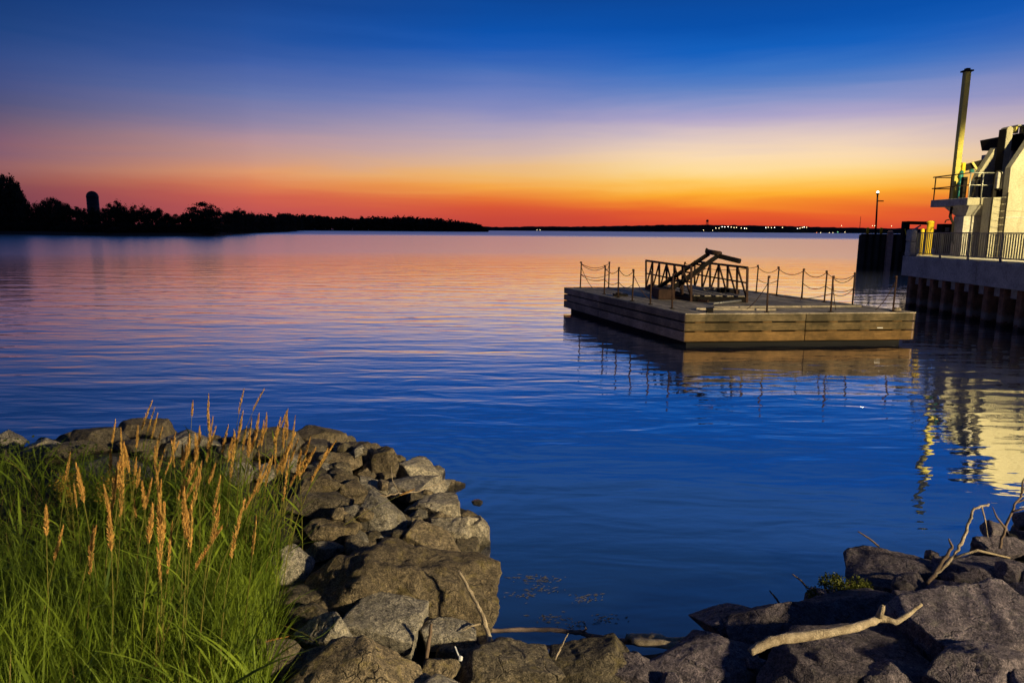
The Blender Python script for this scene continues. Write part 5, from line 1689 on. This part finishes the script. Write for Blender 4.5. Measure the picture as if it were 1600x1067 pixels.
# ripe grass stalks with feathery plumes
STALKS = [(-3.91, 6.7, 0.68, 1.02), (-3.84, 6.7, 0.67, 0.98), (-3.56, 6.25, 0.64, 1.06), (-3.46, 6.15, 0.62, 1.0), (-3.74, 6.1, 0.66, 0.97), (-3.64, 5.15, 0.65, 1.07), (-2.75, 4.3, 0.69, 1.23), (-2.79, 4.45, 0.66, 1.19), (-3.22, 5.45, 0.6, 1.18), (-3.19, 6.05, 0.59, 1.02), (-2.99, 5.85, 0.56, 1.1), (-3.01, 6.0, 0.56, 1.04), (-3.38, 6.95, 0.63, 0.99), (-3.45, 7.55, 0.61, 0.98), (-3.24, 7.7, 0.58, 1.01), (-2.59, 6.2, 0.5, 1.23), (-2.78, 6.3, 0.54, 1.2), (-2.76, 6.1, 0.53, 1.19), (-2.45, 6.3, 0.48, 1.18), (-2.69, 7.2, 0.54, 1.0), (-2.44, 6.9, 0.5, 1.04), (-2.23, 6.5, 0.45, 1.14), (-2.19, 6.0, 0.43, 1.16), (-2.33, 5.8, 0.46, 1.21), (-2.19, 5.7, 0.43, 1.22), (-2.64, 6.3, 0.51, 0.98), (-2.7, 5.4, 0.53, 1.13), (-2.83, 6.05, 0.54, 1.14), (-2.84, 5.95, 0.54, 1.09), (-3.08, 5.55, 0.58, 0.99), (-2.68, 4.9, 0.56, 1.1), (-2.79, 5.2, 0.55, 0.97), (-2.1, 4.0, 0.67, 1.23), (-2.08, 4.35, 0.59, 1.21), (-2.05, 3.7, 0.74, 1.12), (-2.01, 6.0, 0.4, 1.04), (-1.88, 5.2, 0.4, 1.21), (-1.97, 5.75, 0.39, 1.12), (-2.04, 5.35, 0.42, 1.21), (-2.1, 3.6, 0.77, 1.18), (-2.6, 3.6, 0.83, 1.05), (-2.42, 3.6, 0.82, 1.01), (-1.67, 3.7, 0.68, 1.13), (-1.73, 4.1, 0.59, 1.08), (-1.98, 3.6, 0.75, 0.95), (-2.04, 3.6, 0.76, 1.03), (-2.7, 3.6, 0.84, 0.91), (-3.23, 5.3, 0.6, 0.97), (-3.58, 6.15, 0.64, 0.96), (-3.13, 5.25, 0.59, 1.14), (-3.22, 5.25, 0.6, 1.02), (-2.69, 5.1, 0.54, 1.11), (-2.6, 5.6, 0.51, 1.09), (-2.68, 5.95, 0.52, 1.05), (-2.56, 5.3, 0.51, 1.26), (-2.8, 6.45, 0.54, 1.01), (-2.28, 5.75, 0.45, 1.07), (-2.23, 5.45, 0.45, 1.0), (-2.11, 5.7, 0.42, 1.13), (-2.27, 6.4, 0.46, 1.03), (-2.31, 6.6, 0.47, 1.05), (-1.88, 5.4, 0.39, 1.18), (-2.76, 4.55, 0.64, 1.05), (-2.57, 4.55, 0.61, 1.11), (-2.08, 3.75, 0.73, 1.22), (-3.12, 5.8, 0.58, 0.98), (-2.67, 5.5, 0.52, 0.96), (-2.59, 5.2, 0.52, 1.02), (-1.89, 3.6, 0.74, 1.16)]



def stalk_meshes(seed):
    """unit stalk of height 1 leaning a little in +x"""
    rg_ = np.random.default_rng(seed)
    lean = rg_.uniform(0.03, 0.30)
    ax = lambda q: np.array([lean * q ** 1.8, 0.02 * math.sin(q * 3), q])
    st = MB()
    st.tube([tuple(ax(q)) for q in np.linspace(0, 0.97, 9)], [0.0036 - 0.0022 * q for q in np.linspace(0, 1, 9)], 5)
    me_s = st.mesh('stem', smooth=True)
    me_s.materials.append(MATS['stalk_green'])
    L = rg_.uniform(0.15, 0.30)
    wid = rg_.uniform(0.007, 0.013)
    vs, fs = [], []
    # spikelets: many short narrow ribbons packed round the axis
    for k in range(300):
        f = rg_.uniform(0, 1)
        c = ax(1 - L + L * f)
        rad = wid * math.sin(math.pi * min(0.97, 0.12 + 0.85 * f)) ** 0.8 * (1 - 0.45 * f)
        a = rg_.uniform(0, 6.28)
        dv = np.array([math.cos(a), math.sin(a), 0])
        p0 = c + dv * rad * 0.2
        p1 = c + dv * rad * rg_.uniform(0.6, 1.9) + np.array([0, 0, rg_.uniform(0.014, 0.03)])
        sd_ = np.cross(p1 - p0, rg_.normal(size=3))
        sd_ = sd_ / np.linalg.norm(sd_) * rg_.uniform(0.0013, 0.0026)
        mid = (p0 + p1) / 2
        b = len(vs)
        vs += [p0, mid - sd_, p1, mid + sd_]
        fs.append((b, b + 1, b + 2, b + 3))
    me_p = bpy.data.meshes.new('seed_head')
    me_p.from_pydata([tuple(v) for v in vs], [], fs)
    me_p.materials.append(MATS['plume'])
    ms = []
    for k in range(3):
        q = rg_.uniform(0.2, 0.62)
        b0 = ax(q)[None, :]
        az = np.array([rg_.uniform(0, 6.28)])
        lv, lf = blades(rg_, b0, np.array([rg_.uniform(0.2, 0.32)]), np.array([rg_.uniform(0.009, 0.014)]), np.array([rg_.uniform(0.35, 0.8)]), az, np.array([rg_.uniform(0.2, 0.9)]))
        ml = bpy.data.meshes.new('leaf')
        ml.from_pydata(lv.tolist(), [], lf.tolist())
        ml.materials.append(MATS['grass'])
        ms.append(ml)
    return me_s, me_p, ms


kinds = [stalk_meshes(500 + k) for k in range(14)]
random.seed(12)


def put_stalk(x, y, z, hh, rz, rx_, k, lab, grp):
    t_ = thing('plumed_grass_stalk', (x, y, z), lab, 'grass stalk', grp)
    t_.scale = (hh * 1.1, hh * 1.1, hh)
    t_.rotation_euler = (rx_[0], rx_[1], rz)
    for nm, me in [('stem', kinds[k][0]), ('seed_head', kinds[k][1])] + [('leaf', q) for q in kinds[k][2]]:
        c = bpy.data.objects.new(nm, me)
        col.objects.link(c)
        c.parent = t_


def stalk_label(x, y):
    if y < 4.3:
        return 'short ripe orange plume low in the front of the left bank grass', 'front plumed grass stalks'
    if x > -2.25:
        return 'ripe orange plume at the right side of the grass, beside the dark boulders', 'right hand plumed grass stalks'
    if y > 6.0:
        return 'tall ripe orange plume standing against the water behind the left bank', 'rear plumed grass stalks'
    return 'ripe orange plume in the middle cluster before the broad grey boulder', 'middle plumed grass stalks'


STALKS = [(x, y, z, h_ * 1.07) for x, y, z, h_ in STALKS]
STALKS += [(x + random.uniform(-.14, .14), y + random.uniform(-.1, .15), z, h_ * random.uniform(0.94, 1.06)) for x, y, z, h_ in STALKS if x > -3.3 and random.random() < 0.6]
for i, (x, y, z, hh) in enumerate(STALKS):
    put_stalk(x - 0.05, y, z, hh, random.uniform(-1.1, 0.7), (random.uniform(-.08, .08), random.uniform(-.05, .10)), (i * 5) % 14,
              *stalk_label(x, y))
for i, (x, y, z, hh, ty) in enumerate(((-3.0, 5.4, .8, 0.98, -.05), (-3.1, 5.2, .85, 0.9, .1), (-2.7, 4.6, .9, 0.75, .08), (-3.3, 4.9, .9, 0.7, -.06), (-2.2, 5.6, .72, 0.95, .1), (-1.95, 5.7, .65, 1.0, .12), (-2.5, 5.9, .74, 0.98, .02), (-2.1, 6.1, .66, .95, .15))):
    put_stalk(x, y, z, hh, random.uniform(-1, .6), (0, ty), (i * 3) % 14, *stalk_label(x, y))
put_stalk(-1.72, 4.55, .62, 0.62, 0.2, (0.25, 1.75), 3, 'bent grass stalk drooping its plume over the dark stones', None)
put_stalk(-1.75, 4.6, .66, 0.66, 0.0, (0.30, 1.6), 5, 'longer bent grass stalk drooping beside the tilted slab', None)
put_stalk(-1.9, 3.9, .75, 0.5, 0.0, (-0.2, 0.9), 1, 'low grass stalk with plume leaning right in the front grass', None)
put_stalk(-1.75, 6.5, .5, 0.85, 0.3, (0.0, 1.05), 7, 'dry grass stalk arching right over the rock point', None)
